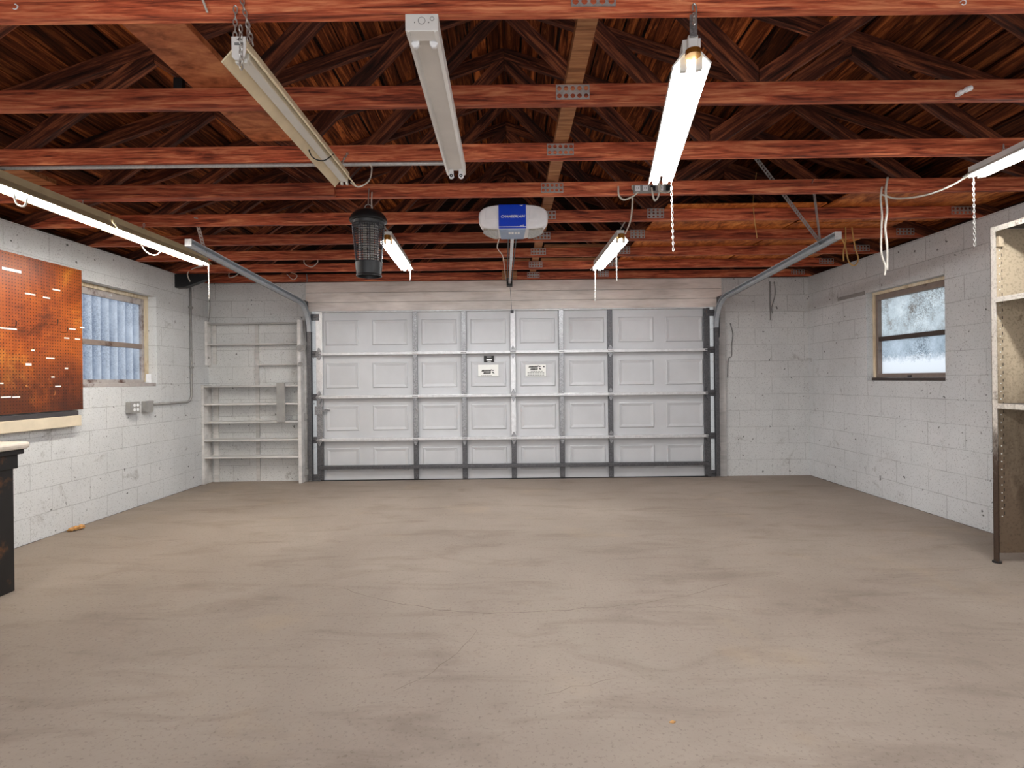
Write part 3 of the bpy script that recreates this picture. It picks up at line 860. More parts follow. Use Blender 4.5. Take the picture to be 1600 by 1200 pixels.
bm = B(); q = m @ Vector((.0, .02, .1)); chain(bm, P(376, 40, 1.79), P(377, 108, 1.79)); obj('chain', bm, M['chain'], tn)
bm = B(); chain(bm, P(386, 34, 1.88), P(389, 66, 1.88)); tag(obj('chain', bm, M['chain']), 'short loose chain end dangling beside the tan strip light', 'chain')
one('wire', M['black_plastic'], lambda bm: tube(bm, spline([P(479, 218, 2.55), P(487, 244, 2.55), P(505, 251, 2.55), P(521, 241, 2.6)]), .003, 6), parent=tn)
one('wire', M['white_wire'], lambda bm: tube(bm, spline([P(548, 285, 2.99), P(560, 292, 2.99), P(576, 283, 3.0), P(581, 265, 3.04), P(578, 256, 3.04)]), .004, 6), parent=tn)
# grey wrap-round lamp in the middle
cl = thing('strip_light', 'unlit grey box strip light without tubes at top centre', 'strip light', (P(659, 34, 1.735).x, 1.735, 2.337), math.atan2(.012, 1.22)*1, 'unlit strip lights')
W_ = .051; Lc = 1.22; K = dict(world=False)
bm = B(); prism(bm, [(-W_, 0), (-W_, .05), (W_, .05), (W_, 0), (W_-.012, -.006), (W_-.016, .022), (-W_+.016, .022), (-W_+.012, -.006)], 0, Lc)
obj('housing', bm, M['lamp_grey'], cl, **K)
bm = B(); box(bm, -W_-.001, W_+.001, -.003, .05, -.002, .052); e_ = obj('end_cap', bm, M['lamp_grey'], cl, bevel=.002, **K)
bm = B()
for x, r in ((0, .011), (.033, .006)):
    torus(bm, (x, -.0032, .03 if x == 0 else .036), r, .0009, 'y', 20, 5)
for x in (-.022, .022): tube(bm, [(x, -.0045, .024), (x, -.001, .024)], .002, 8)
obj('knockout', bm, M['grey_wire'], e_, **K)
for s in (-1, 1):
    bm = B(); prism(bm, [(s*.03-.013, .02), (s*.03+.013, .02), (s*.03+.013, -.01), (s*.03+.007, -.02), (s*.03-.007, -.02), (s*.03-.013, -.01)], .052, .066); obj('lamp_holder', bm, M['white_plastic'], cl, bevel=.003, **K)
    bm = B(); tube(bm, [(s*.026, Lc-.02, -.012), (s*.026, Lc-.004, -.012)], .014, 14); box(bm, s*.026-.012, s*.026+.012, Lc-.02, Lc-.004, -.012, .022)
    hl = obj('lamp_holder', bm, M['white_plastic'], cl, **K)
    bm = B(); torus(bm, (s*.026, Lc-.0212, -.012), .006, .003, 'y', 14, 5); obj('socket', bm, M['black_plastic'], hl, **K)
for y in (.12, 1.0):
    bm = B(); yy = TY[0] if y < .5 else TY[1]
    for s in (-1, 1): box(bm, s*.03-.01, s*.03+.01, yy-1.735+.004, yy-1.735+.034, .05, HT-2.337-.001)
    obj('spacer', bm, M['lamp_grey'], cl, **K)
# bright lamp on a hook, centre right
a, b = P(1081, 103, 1.90), P(1031, 281, 3.06)
rc, L = shop_light('bright lit strip light hanging on a hook right of centre', (a.x, 1.90, 2.315), (b.x, 3.06, 2.315))
bm = B(); box(bm, -.017, .017, -.035, .0, .03, .085); ec = obj('end_box', bm, M['lamp_grey'], rc, bevel=.006, world=False)
bm = B(); tube(bm, [(0, -.03, .012), (0, -.03, .03)], .026, 18); obj('pull_socket', bm, M['brass'], rc, world=False)
bm = B(); prism(bm, [(-.012, .0), (.012, .0), (.012, .10), (-.012, .10)], -.046, -.040); 
bmesh.ops.translate(bm, vec=(0,0,.07), verts=bm.verts[:]); obj('hanger_tab', bm, M['galv'], rc, world=False)
q = wm(rc) @ Vector((0, -.043, .165))
bm = B(); chain(bm, q, P(1085, 38, 1.825)); hk = P(1085, 38, 1.825)
tube(bm, spline([hk, P(1087, 25, 1.824), P(1088, 12, 1.824), P(1084.5, 6, 1.824), P(1082, 10, 1.824), P(1082.5, 16, 1.824)], 6), .003, 6)
obj('hook', bm, M['chain'], rc)
hang(rc, L-.12, (wm(rc) @ Vector((0, L-.12, 0))).to_2d().to_3d()+Vector((0,0,HT)))
# right lamp cut by the edge
a = P(1521, 276, 3.25)
rr, L = shop_light('lit strip light at the right edge of the photo above the metal shelving', (a.x-.01, 2.04, 2.42), (a.x, 3.25, a.z), h1=.025, h2=.055)
hang(rr, .40, (a.x-.01, TY[1]-.006, HT+.05), h2=.055); hang(rr, TY[2]-2.05, (a.x, TY[2]-.006, HT+.05), h2=.055)
# the far pair either side of the opener
a, b = P(606, 378, 4.52), P(637, 417, 5.68)
fl, L = shop_light('small-looking lit strip light behind the black bug zapper', (a.x, 4.52, 2.375), (b.x, 5.68, 2.375))
hang(fl, .1, (a.x, TY[4]+.042, HT+.02)); hang(fl, L-.19, (b.x, TY[6]-.006, HT+.02))
bm = B(); tube(bm, [(0, -.02, .01), (0, -.02, .05)], .026, 16); obj('pull_socket', bm, M['brass'], fl, world=False)
a, b = P(970, 378, 4.54), P(932, 417, 5.74)
fr, L = shop_light('small-looking lit strip light between the opener and the right door track', (a.x, 4.54, 2.37), (b.x, 5.74, 2.37))
hang(fr, .1, (a.x, TY[4]+.042, HT+.02)); hang(fr, L-.25, (b.x, TY[6]-.006, HT+.02))
bm = B(); tube(bm, [(0, -.02, .01), (0, -.02, .05)], .026, 16); obj('pull_socket', bm, M['brass'], fr, world=False)
def pull(x0, y0, x1, y1, Y, lb):
    bm = B(); chain(bm, P(x0, y0, Y), P(x1, y1, Y), .022, .002)
    return tag(obj('pull_chain', bm, M['chain']), lb, 'pull chain', 'hanging lamp pull chains')
pull(1049, 287, 1052, 392, 3.03, 'pull chain hanging from the bright strip light right of centre')
pull(1521, 280, 1523, 384, 3.23, 'pull chain hanging from the strip light at the right edge')
pull(930, 419, 930, 470, 5.72, 'pull chain hanging from the far right strip light')
pull(963, 388, 964, 438, 4.9, 'pull chain hanging beside the middle of the far right strip light')
pull(641, 418, 641, 438, 5.66, 'pull chain hanging from the strip light behind the bug zapper')
pull(326, 413, 327, 468, 5.05, 'pull chain hanging in the left corner from the long lamp')

# ------------------------------------------------------------------ bug zapper
YZ = 3.60
zc = P(576, 380, YZ); zt, zb = P(576, 329, YZ).z, P(576, 432, YZ).z
zp = thing('bug_zapper', 'black caged bug zapper hanging from the trusses left of centre', 'bug zapper', (zc.x, YZ, zb))
zx = zc.x; Hh = zt-zb
c0 = (zx, YZ, 0)
bm = B(); lathe(bm, [(.055, zt), (.085, zt-.012), (.108, zt-.035), (.122, zt-.062), (.121, zt-.074), (.108, zt-.078), (.104, zt-.095), (.02, zt-.096)], c0, 36); obj('cap', bm, M['black_plastic'], zp, smooth=True)
g0, g1 = zt-.095, zb+.085
def rad(z): return .083+(.106-.083)*(z-g1)/(g0-g1)
bm = B()
for k in range(17):
    z = g1+(g0-g1)*(k+.5)/17; torus(bm, (zx, YZ, z), rad(z), .0024, 'z', 36, 6)
for k in range(10):
    a = 2*math.pi*k/10; r0, r1 = rad(g1)-.004, rad(g0)-.004
    tube(bm, [(zx+r0*math.cos(a), YZ+r0*math.sin(a), g1), (zx+r1*math.cos(a), YZ+r1*math.sin(a), g0)], .0028, 5)
obj('cage', bm, M['zap'], zp, smooth=True)
bm = B()
for k in range(24):
    a = 2*math.pi*k/24; r = .062
    tube(bm, [(zx+r*math.cos(a), YZ+r*math.sin(a), g1), (zx+r*math.cos(a), YZ+r*math.sin(a), g0)], .0015, 4)
for k in range(12): torus(bm, (zx, YZ, g1+(g0-g1)*(k+.5)/12), .062, .0015, 'z', 24, 4)
obj('killing_grid', bm, M['strap'], zp)
for s in (-1, 1):
    bm = B(); tube(bm, [(zx+s*.024, YZ, g1), (zx+s*.024, YZ, g0)], .013, 12); obj('lamp_tube', bm, M['lens'], zp, smooth=True)
bm = B(); lathe(bm, [(.088, g1+.004), (.086, g1-.03), (.080, zb+.012), (.083, zb+.008), (.083, zb), (.076, zb), (.074, zb+.02), (.01, zb+.022)], c0, 36); obj('base', bm, M['black_plastic'], zp, smooth=True)
bm = B(); torus(bm, (zx, YZ, zt+.018), .022, .003, 'y', 20, 6)
tube(bm, spline([(zx, YZ, zt+.04), (zx-.004, YZ+.02, zt+.07), (zx-.008, YZ+.055, HT+.05), (zx-.008, TY[3]-.002, HT+.052)]), .0035, 6); obj('hanging_hook', bm, M['chain'], zp)
bm = B(); tube(bm, spline([(zx+.03, YZ, zt-.01), (zx+.02, YZ+.01, zt+.05), (zx+.012, YZ+.055, HT+.03)]), .004, 6); obj('power_cord', bm, M['white_wire'], zp)

# ------------------------------------------------------------------ windows
def window_left():
    w = thing('window_1', 'window with corrugated sheet behind it in the left wall', 'window', (XL-.10, (WL['y0']+WL['y1'])/2, WL['z0']), kind='structure')
    y0, y1, z0, z1 = WL['y0'], WL['y1'], WL['z0'], WL['z1']
    bm = B(); X0, X1 = XL-.13, XL-.085
    box(bm, X0, X1, y1-.055, y1-.001, z0+.045, z1-.04); box(bm, X0, X1, y0+.001, y0+.055, z0+.045, z1-.04); box(bm, X0, X1, y0+.001, y1-.001, z1-.04, z1-.001)
    obj('window_frame', bm, M['tanwood'], w, bevel=.003)
    bm = B(); box(bm, X0, XL-.01, y0+.001, y1-.001, z0+.001, z0+.035); obj('window_sill', bm, M['sash'], w, bevel=.003)
    bm = B(); a, b = y0+.056, y1-.056; zz0, zz1, t = z0+.036, z1-.041, .035
    X0, X1 = XL-.125, XL-.095
    box(bm, X0, X1, a, a+t, zz0, zz1); box(bm, X0, X1, b-t, b, zz0, zz1); box(bm, X0, X1, a+t, b-t, zz0, zz0+t); box(bm, X0, X1, a+t, b-t, zz1-.06, zz1)
    obj('sash', bm, M['sash'], w, bevel=.002)
    zm = 1.615; bm = B(); box(bm, X0, X1+.008, a+t, b-t, zm-.024, zm+.024); obj('meeting_rail', bm, M['sash_brown'], w, bevel=.002)
    for p, q in ((zz0+t, zm-.024), (zm+.024, zz1-.06)):
        bm = B(); box(bm, XL-.114, XL-.111, a+t, b-t, p, q); obj('pane', bm, M['clear'], w)
    bm = B(); n = 150; vs = []
    for i in range(n+1):
        y = y0-.08+(y1-y0+.12)*i/n; x = XL-.165+.022*math.sin(2*math.pi*y/.11)
        vs.append((bm.verts.new((x, y, z0-.02)), bm.verts.new((x, y, z1+.02))))
    for p, q in zip(vs, vs[1:]): bm.faces.new((p[0], q[0], q[1], p[1]))
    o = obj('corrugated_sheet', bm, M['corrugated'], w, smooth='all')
    bm = B(); tube(bm, [(XL-.094, (a+b)/2+.12, zz1-.03), (XL-.07, (a+b)/2+.12, zz1-.03)], .012, 10); obj('latch', bm, M['galv_bright'], w)
    bm = B(); box(bm, XL-.09, XL-.05, y1-.05, y1-.012, z0+.036, z0+.13); obj('white_block', bm, M['white_plastic'], w, bevel=.003)
window_left()
def window_right():
    w = thing('window_2', 'small dark framed frosted window in the right wall', 'window', (XR+.1, (WR['y0']+WR['y1'])/2, WR['z0']), kind='structure')
    y0, y1, z0, z1 = WR['y0'], WR['y1'], WR['z0'], WR['z1']
    X0, X1 = XR+.065, XR+.12
    bm = B(); box(bm, X0, X1, y1-.035, y1-.001, z0+.03, z1-.03); box(bm, X0, X1, y0+.001, y0+.035, z0+.03, z1-.03); box(bm, X0, X1, y0+.001, y1-.001, z1-.03, z1-.001)
    obj('window_frame', bm, M['tanwood'], w, bevel=.003)
    bm = B(); box(bm, XR+.05, X1, y0+.001, y1-.001, z0+.001, z0+.03); obj('window_sill', bm, M['dark_sash'], w, bevel=.003)
    a, b, zz0, zz1 = y0+.036, y1-.036, z0+.031, z1-.031; t = .03
    bm = B(); X0, X1 = XR+.075, XR+.13
    box(bm, X0, X1, a, a+t, zz0, zz1); box(bm, X0, X1, b-t, b, zz0, zz1); box(bm, X0, X1, a+t, b-t, zz0, zz0+t+.01); box(bm, X0, X1, a+t, b-t, zz1-.055, zz1)
    obj('outer_sash', bm, M['sash_brown'], w, bevel=.003)
    bm = B(); zm = 1.60; box(bm, X0+.01, X1, a+t, b-t, zm-.022, zm+.022); obj('meeting_rail', bm, M['dark_sash'], w, bevel=.003)
    for p, q, m in ((zz0+t+.01, zm-.022, 'frosted_low'), (zm+.022, zz1-.055, 'frosted_top')):
        bm = B(); vs = [bm.verts.new((XR+.115, y, z)) for y, z in ((a+t, p), (b-t, p), (b-t, q), (a+t, q))]; bm.faces.new(vs); obj('pane', bm, M[m], w)
    bm = B(); box(bm, X0-.012, X0+.002, (a+b)/2-.02, (a+b)/2+.02, zz0+.005, zz0+.02); obj('latch', bm, M['black_iron'], w)
window_right()

# ------------------------------------------------------------------ left wall things
PX = XL+.035
py1 = 4.74; pz0, pz1 = 1.012, 2.215
pb = thing('pegboard', 'orange-brown pegboard with white label strips on the left wall', 'pegboard', (PX, py1, pz0))
bm = B(); box(bm, PX, PX+.008, 2.9, py1, pz0, pz1); obj('board', bm, M['pegboard'], pb, bevel=.001)
bm = B()
for z in (pz0+.01, pz1-.05):
    box(bm, XL+.001, PX-.001, 2.9, py1-.03, z, z+.04)
box(bm, XL+.001, PX-.001, py1-.07, py1-.03, pz0+.05, pz1-.05)
obj('batten', bm, M['timber_pale'], pb)
def onleft(px, py, X=PX+.008):
    """photo pixel on the plane X"""
    p = P(px, py, 1.); k = X/p.x; return Vector((X, k, CZ+(p.z-CZ)*k))
for x0, y0, x1, y1 in ((3,419,33,425),(39,458,55,461),(67,464,78,466.5),(82,451.5,94,454.5),(0,512,26,515),(108,513,118,515.5),(125,511,132,513),(100,527,108,529.5),(117,528.5,125,531),
                       (49,546,54,549),(72,558.5,85,561),(40,567,49,572),(101,574,106,577),(80,588,85,590.5),(86,602.5,95,605),(0,598,5,600),(1,619,17,622),(19,619,31,622)):
    a, b = onleft(x0, y0), onleft(x1, y1)
    bm = B(); hz = max(.010, abs((y1-y0))*.75*a.y/F)
    ay, by = max(a.y, 2.95), b.y
    s = (onleft(x1, (y0+y1)/2).z+onleft(x0, (y0+y1)/2).z)/2
    box(bm, PX+.0081, PX+.0095, ay, by, s-hz/2, s+hz/2); o = obj('label_strip', bm, M['paper'], pb); o['label'] = 'white paper strip'
for x, y in ((14, 510), (80, 507), (95, 519)):
    p = onleft(x, y); bm = B()
    tube(bm, spline([(PX+.006, p.y, p.z), (PX+.05, p.y, p.z-.004), (PX+.062, p.y, p.z+.012), (PX+.062, p.y, p.z+.04)], 5), .003, 6); obj('peg_hook', bm, M['black_iron'], pb)
bm = B(); box(bm, XL+.001, XL+.05, 2.9, 4.68, .965, 1.003)  # added dark strip: shade of the gap below the pegboard built as a solid
tag(obj('gap_shade_strip', bm, M['cabinet_dark'], bevel=.003), 'dark strip standing in for the shaded gap directly under the pegboard', 'batten')
bm = B(); box(bm, XL+.001, XL+.06, 2.9, 4.70, .875, .964)
tag(obj('wall_board', bm, M['cream'], bevel=.004), 'cream painted board fixed to the left wall below the pegboard', 'board')

# workbench at the left edge
wb = thing('workbench', 'white-topped workbench with chipped black legs at the left edge', 'workbench', (-3.3, 2.7, 0))
yb = 3.27; xb = P(34, 686, yb).x
bm = B(); box(bm, XL+.07, xb+.012, 1.9, yb+.05, .845, .888); obj('bench_top', bm, M['white_top'], wb, bevel=.016)
bm = B(); box(bm, XL+.07, xb-.012, 1.9, yb+.03, .815, .844); obj('top_trim', bm, M['black_iron'], wb, bevel=.004)
lx = P(22, 800, yb).x
def leg(x1, y1):
    bm = B(); box(bm, x1-.10, x1, y1-.10, y1, .0, .73); box(bm, x1-.115, x1+.015, y1-.115, y1+.015, .73, .814)
    o = obj('leg', bm, M['black_iron'], wb, bevel=.004)
for x1, y1 in ((lx, yb), (XL+.22, yb), (lx, 2.05), (XL+.22, 2.05)): leg(x1, y1)
bm = B(); box(bm, XL+.12, lx-.10, yb-.09, yb-.03, .74, .81); obj('apron', bm, M['black_iron'], wb)

# conduit, boxes
cond = thing('conduit', 'grey painted conduit running down the left corner to the outlet boxes', 'conduit', (XL+.012, 6.40, .98))
cy = 6.40; zcd = P(290, 628, 6.3).z
pts = [(XL+.014, cy, 2.44), (XL+.014, cy, zcd+.09)]+[(XL+.014, cy-.09+.09*math.cos(a), zcd+.09-.09*math.sin(a)) for a in [math.pi/2*k/6 for k in range(1, 7)]]+[(XL+.014, onleft(226, 634, XL).y+.056, zcd+.0)]
bm = B(); tube(bm, pts, .013, 10); obj('pipe', bm, M['grey_plastic'], cond, smooth='all')
for z in (1.4, 2.1):
    bm = B(); box(bm, XL+.001, XL+.03, cy-.03, cy+.03, z, z+.025); obj('pipe_clip', bm, M['grey_plastic'], cond, bevel=.003)
def obox(px, lb, w=.105, four=True):
    c = onleft(px, 634, XL); y = c.y; z = .995
    t = thing('outlet_box' if four else 'junction_box', lb, 'electrical box', (XL, y, z))
    bm = B(); box(bm, XL+.001, XL+.05, y-w/2, y+w/2, z-.055, z+.055); obj('box', bm, M['grey_plastic'], t, bevel=.004)
    bm = B(); box(bm, XL+.05, XL+.054, y-w/2-.004, y+w/2+.004, z-.058, z+.058); pl = obj('cover_plate', bm, M['grey_plastic'], t, bevel=.002)
    if four:
        for dy in (-.024, .024):
            for dz in (-.022, .022):
                bm = B(); tube(bm, [(XL+.053, y+dy+.01, z+dz), (XL+.057, y+dy+.01, z+dz)], .0165, 14); obj('socket', bm, M['white_plastic'], pl)
obox(203, 'grey outlet box with four round sockets on the left wall', .125)
obox(226, 'blank grey junction box right of the four-socket outlet', .105, False)
bm = B()
pts = [(XL+.001, 2.30), (XL+.10, 2.30), (XL+.34, 2.385), (XL+.34, 2.45), (XL+.001, 2.45)]
prism(bm, pts, 6.12, 6.20); tag(obj('black_bracket', bm, M['black_plastic'], bevel=.003), 'black tapered board at the top of the left corner', 'bracket')
one('cable', M['white_wire'], lambda bm: tube(bm, spline([P(297, 440, 6.10), P(293, 428, 6.09), P(301, 420, 6.08), P(315, 416, 5.6), P(324, 415, 5.15)]), .006, 6), label='white cable looping from the long left lamp down to the conduit', cat='cable')
one('cable', M['grey_wire'], lambda bm: tube(bm, spline([P(324, 425, 6.69), P(328, 470, 6.70), P(326, 500, 6.73), P(317, 512, 6.73), P(315, 540, 6.73), P(318, 550, 6.73)]), .004, 6), label='thin grey cord hanging in the left corner by the shelves', cat='cable')
one('plug', M['grey_plastic'], lambda bm: tube(bm, [P(318, 549, 6.73), P(326, 560, 6.73)], .014, 8), label='grey plug end on the cord left of the corner shelves', cat='plug')

# built-in corner shelves
sh = thing('corner_shelves', 'grey painted wooden shelves built into the left back corner', 'shelves', (-3.1, D-.05, 0))
SY0, SY1 = 6.62, D-.002
sx0, sx1 = XL+.003, P(468, 640, SY0).x
zz = lambda y: P(398, y, SY0).z
ZS = [zz(v) for v in (602, 630, 658.5, 686.5, 713.5)]
for z in ZS:
    bm = B(); box(bm, sx0+.03, sx1-.02, SY0, SY1, z-.02, z); obj('shelf', bm, M['greywood'], sh, bevel=.002)
for z in (zz(502.5), zz(535.5)):
    bm = B(); box(bm, sx0+.03, sx1-.02, SY0+.09, SY1, z-.018, z); obj('shelf', bm, M['greywood'], sh, bevel=.002)
zq = zz(568.5); bm = B(); box(bm, P(396, 568, SY0).x, sx1-.02, SY0+.09, SY1, zq-.016, zq); obj('shelf', bm, M['greywood'], sh, bevel=.002)
bm = B(); box(bm, sx0, sx0+.03, SY0-.005, SY1, .0, ZS[0]+.01); obj('side_panel', bm, M['greywood'], sh, bevel=.002)
bm = B(); box(bm, sx0, sx0+.03, SY0+.085, SY1, zz(570), zz(500)); obj('side_panel', bm, M['greywood'], sh, bevel=.002)
bm = B(); box(bm, sx0+.06, sx0+.12, SY1-.02, SY1, 0, ZS[0]); box(bm, sx0+.06, sx0+.10, SY1-.02, SY1, zz(568), zz(503)); obj('back_post', bm, M['greywood'], sh, bevel=.002)
bm = B(); xm = P(403, 600, SY1).x; box(bm, xm-.025, xm+.02, SY1-.016, SY1, 0, zz(503)); obj('back_post', bm, M['greywood'], sh, bevel=.002)
bm = B(); box(bm, sx1-.02, sx1+.022, SY0-.005, SY1, .0, zz(500)); obj('side_panel', bm, M['greywood'], sh, bevel=.004)
bm = B(); box(bm, P(433, 630, SY0).x, P(446, 630, SY0).x, SY0-.02, SY0-.001, zz(659.5), zz(598.5)); o = obj('upright_slat', bm, M['grey_plastic'], sh, bevel=.002); o['label'] = 'darker grey vertical slat'
# old pipe by the door jamb
pp = P(479, 660, D-.03).x
wp = thing('wall_pipe', 'grey painted pipe between the corner shelves and the door track', 'pipe', (pp, D-.03, 0))
bm = B(); tube(bm, [(pp, D-.045, .0), (pp, D-.045, 1.98)], .022, 12); obj('pipe', bm, M['greywood'], wp, smooth='all')
for z in (.42*1.9, .12):
    bm = B(); tube(bm, [(pp, D-.085, z), (pp, D-.02, z)], .045, 14); obj('pipe_fitting', bm, M['grey_plastic'], wp, smooth=True)
for (x, y) in ((469, 544), (469, 569)):
    p = P(x, y, 6.6); bm = B(); tube(bm, [(p.x, SY0-.02, p.z), (p.x, SY0-.006, p.z)], .045 if y < 550 else .028, 16); torus(bm, (p.x, SY0-.022, p.z), .018, .006, 'y', 14, 6); obj('round_hook', bm, M['grey_plastic'], sh, smooth=True)

# ------------------------------------------------------------------ right metal shelving
yf = 3.575; pxp = P(1555, 700, yf)
rx0 = pxp.x-.018; rx1 = XR-.004; ztop = P(1555, 356, yf).z
zmid = P(1560, 470, yf).z
rk = thing('metal_shelving', 'worn cream metal shelving unit at the right edge', 'shelving', ((rx0+rx1)/2, 3.1, 0))
y0s = 2.62
for (x, y) in ((rx0, yf), (rx0, y0s)):
    bm = B(); s = 1 if y == yf else -1
    box(bm, x, x+.036, y-.003, y, 0, ztop); box(bm, x, x+.003, min(y, y-s*.036), max(y, y-s*.036), 0, ztop)
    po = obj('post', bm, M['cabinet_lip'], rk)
    bm = B(); tube(bm, [(x+.012, y-s*.012, 0), (x+.012, y-s*.012, .012)], .026, 12); obj('foot', bm, M['black_iron'], po)
for (x, y) in ((rx1-.036, yf), (rx1-.036, y0s)):
    bm = B(); box(bm, x, x+.036, y-.003, y, 0, ztop); box(bm, x+.033, x+.036, y-.036 if y == yf else y, y if y == yf else y+.036, 0, ztop); obj('post', bm, M['cabinet_lip'], rk)
for y in (yf-.004, y0s+.001):
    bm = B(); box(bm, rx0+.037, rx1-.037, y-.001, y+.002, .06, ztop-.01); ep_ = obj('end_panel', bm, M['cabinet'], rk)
    if y > 3:
        z = .3; o = None
        while z < ztop-.08:
            if o is None:
                bm = B(); tube(bm, [(rx0+.055, y-.0022, z), (rx0+.055, y-.0005, z)], .0045, 8, True)
                o = obj('bolt_hole', bm, M['paper'], ep_); zo = o.location.z
            else:
                o = o.copy(); C.objects.link(o); o.location.z += .051
            z += .051
        bm = B(); z = .3
        while z < ztop-.08:
            box(bm, rx0+.068, rx0+.072, y-.0022, y-.0005, z+.01, z+.03); z += .051
        obj('slot', bm, M['black_ink'], ep_)
for z in (zmid+.016, P(1560, 630, yf).z+.0, ztop-.004):
    bm = B(); box(bm, rx0+.005, rx1-.005, y0s+.004, yf-.006, z-.004, z); s_ = obj('shelf', bm, M['cabinet_dark'], rk)
    bm = B(); box(bm, rx0-.004, rx0+.004, y0s-.002, yf-.037, z-.032, z+.001); obj('shelf_lip', bm, M['cabinet_lip'], s_, bevel=.001)
p = P(1563, 377, yf-.02); bm = B(); box(bm, p.x-.016, p.x+.016, yf-.03, yf-.007, p.z-.035, p.z+.035); obj('clip_plate', bm, M['cabinet'], rk, bevel=.004)

# ------------------------------------------------------------------ wires and small things overhead
def wire(px, Y, r, m, lb, cat='wire', name='wire', group=None):
    pts = [P(a, b, (Y[i] if isinstance(Y, (list, tuple)) else Y)) for i, (a, b) in enumerate(px)]
    bm = B(); tube(bm, spline(pts), r, 6); o = obj(name, bm, M[m], smooth='all'); tag(o, lb, cat, group); return o
wire([(1520, 270), (1490, 288), (1460, 301), (1430, 308), (1400, 310), (1384, 306), (1378, 304)], [3.25, 3.3, 3.36, 3.45, 3.6, 3.64, 3.645], .006, 'white_wire', 'white cable swinging from the right edge lamp to the fourth truss', 'cable', 'cable')
wire([(1387, 277), (1384, 300), (1386, 330), (1383, 355), (1386, 385), (1386, 410), (1386, 422)], 3.64, .007, 'white_wire', 'right strand of the white twin cable hanging by the right window', 'cable', 'cable')
wire([(1378, 292), (1376, 310), (1378, 335), (1377, 360), (1377, 395), (1383, 415), (1382, 430)], 3.64, .006, 'white_wire', 'left strand of the white twin cable hanging by the right window', 'cable', 'cable')
wire([(1332, 330), (1331, 355), (1336, 385), (1341, 405), (1335, 415), (1326, 408), (1321, 385), (1314, 370)], 4.87, .006, 'yellow_wire', 'yellow wire loop hanging beside the end of the right track', 'wire')
wire([(1321, 350), (1321, 378), (1318, 392), (1318, 408)], 4.86, .006, 'yellow_wire', 'short yellow wire left of the yellow loop near the right track', 'wire')
wire([(1182, 270), (1177, 310), (1178, 335), (1183, 372)], 4.26, .003, 'yellow_wire', 'thin tan string hanging from the trusses left of the slanted strap', 'string', 'string')
wire([(966, 291), (967, 305), (975, 312), (990, 306), (1000, 296)], 3.64, .006, 'white_wire', 'white cable loop hanging left of the power strip', 'cable', 'cable')
wire([(988, 290), (988, 320), (985, 345), (977, 365)], [3.64, 3.8, 4.1, 4.5], .006, 'white_wire', 'white cable dropping from the power strip to the far right lamp', 'cable', 'cable')
wire([(1018, 293), (1022, 312), (1028, 308), (1032, 288)], 3.60, .006, 'white_wire', 'white cable loop below the bright strip light', 'cable', 'cable')
wire([(1030, 280), (1030, 296), (1040, 301), (1048, 297)], [3.08, 3.3, 3.5, 3.62], .006, 'white_wire', 'white cable from the bright strip light to the power strip', 'cable', 'cable')
wire([(22, 303), (26, 318), (38, 322), (43, 308)], 2.95, .005, 'white_wire', 'white cable loop under the left lamp cut by the photo edge', 'cable', 'cable')
wire([(218, 378), (228, 393), (243, 399), (254, 390)], 4.4, .005, 'white_wire', 'white cable loop under the middle of the long left lamp', 'cable', 'cable')
wire([(358, 425), (358, 433), (366, 432), (372, 428)], 6.55, .005, 'white_wire', 'white bent wire end hanging under the last trusses at left', 'wire')
wire([(475, 400), (476, 412), (487, 417), (496, 410), (496, 404)], 6.08, .005, 'white_wire', 'grey wire loop hanging under trusses left of the zapper', 'wire')
wire([(448, 428), (458, 437), (464, 430), (450, 424)], 6.6, .004, 'white_wire', 'small crumpled wire at the top of the back wall', 'wire')
wire([(479, 428), (480, 438), (479, 440)], 6.68, .006, 'grey_wire', 'short grey cable stub above the left door track', 'cable', 'cable')
wire([(1203, 440), (1203, 470), (1204, 500)], D-.008, .006, 'grey_wire', 'left of two painted wires under the right track', 'wire')
wire([(1210, 440), (1211, 460), (1206, 480), (1207, 490)], D-.008, .005, 'grey_wire', 'right, kinked one of two painted wires under the right track', 'wire')
wire([(1141, 505), (1145, 522), (1143, 540), (1143, 556), (1138, 562), (1137, 590)], D-.006, .006, 'grey_wire', 'crooked dark painted wire on the wall right of the door', 'wire')
wire([(317, 0), (320, 8), (324, 19)], 1.82, .004, 'white_wire', 'short white wire end on the nearest truss left of the tan lamp', 'wire')
# hooks
for px, Y, lb in ((25, TY[0], 'white cup hook on the nearest truss at the far left'), (1504, TY[0], 'small cup hook on the nearest truss at the right')):
    p = P(px, 10 if px < 100 else 3, Y-.012); bm = B()
    tube(bm, [(p.x, Y-.002, p.z+.006), (p.x, Y-.014, p.z+.006)]+[(p.x+.0085*math.sin(a)-.0, Y-.016, p.z-.004+.0085*math.cos(a)) for a in [k*.5 for k in range(9)]], .0018, 6)
    tag(obj('cup_hook', bm, M['white_plastic']), lb, 'hook')
# lamp clip on the second truss
q = P(1505, 142, TY[1]-.03); bm = B(); tube(bm, [q+Vector((-.022, .0, -.012)), q+Vector((.012, 0, .004))], .007, 8); tube(bm, [q+Vector((.012, 0, .004)), q+Vector((.034, 0, .012))], .012, 10); box(bm, q.x-.012, q.x+.004, q.y, TY[1]-.001, q.z-.012, q.z+.004)
tag(obj('spot_clip', bm, M['white_plastic'], smooth=True), 'tiny white clip lamp on the second truss at the right', 'clip lamp')
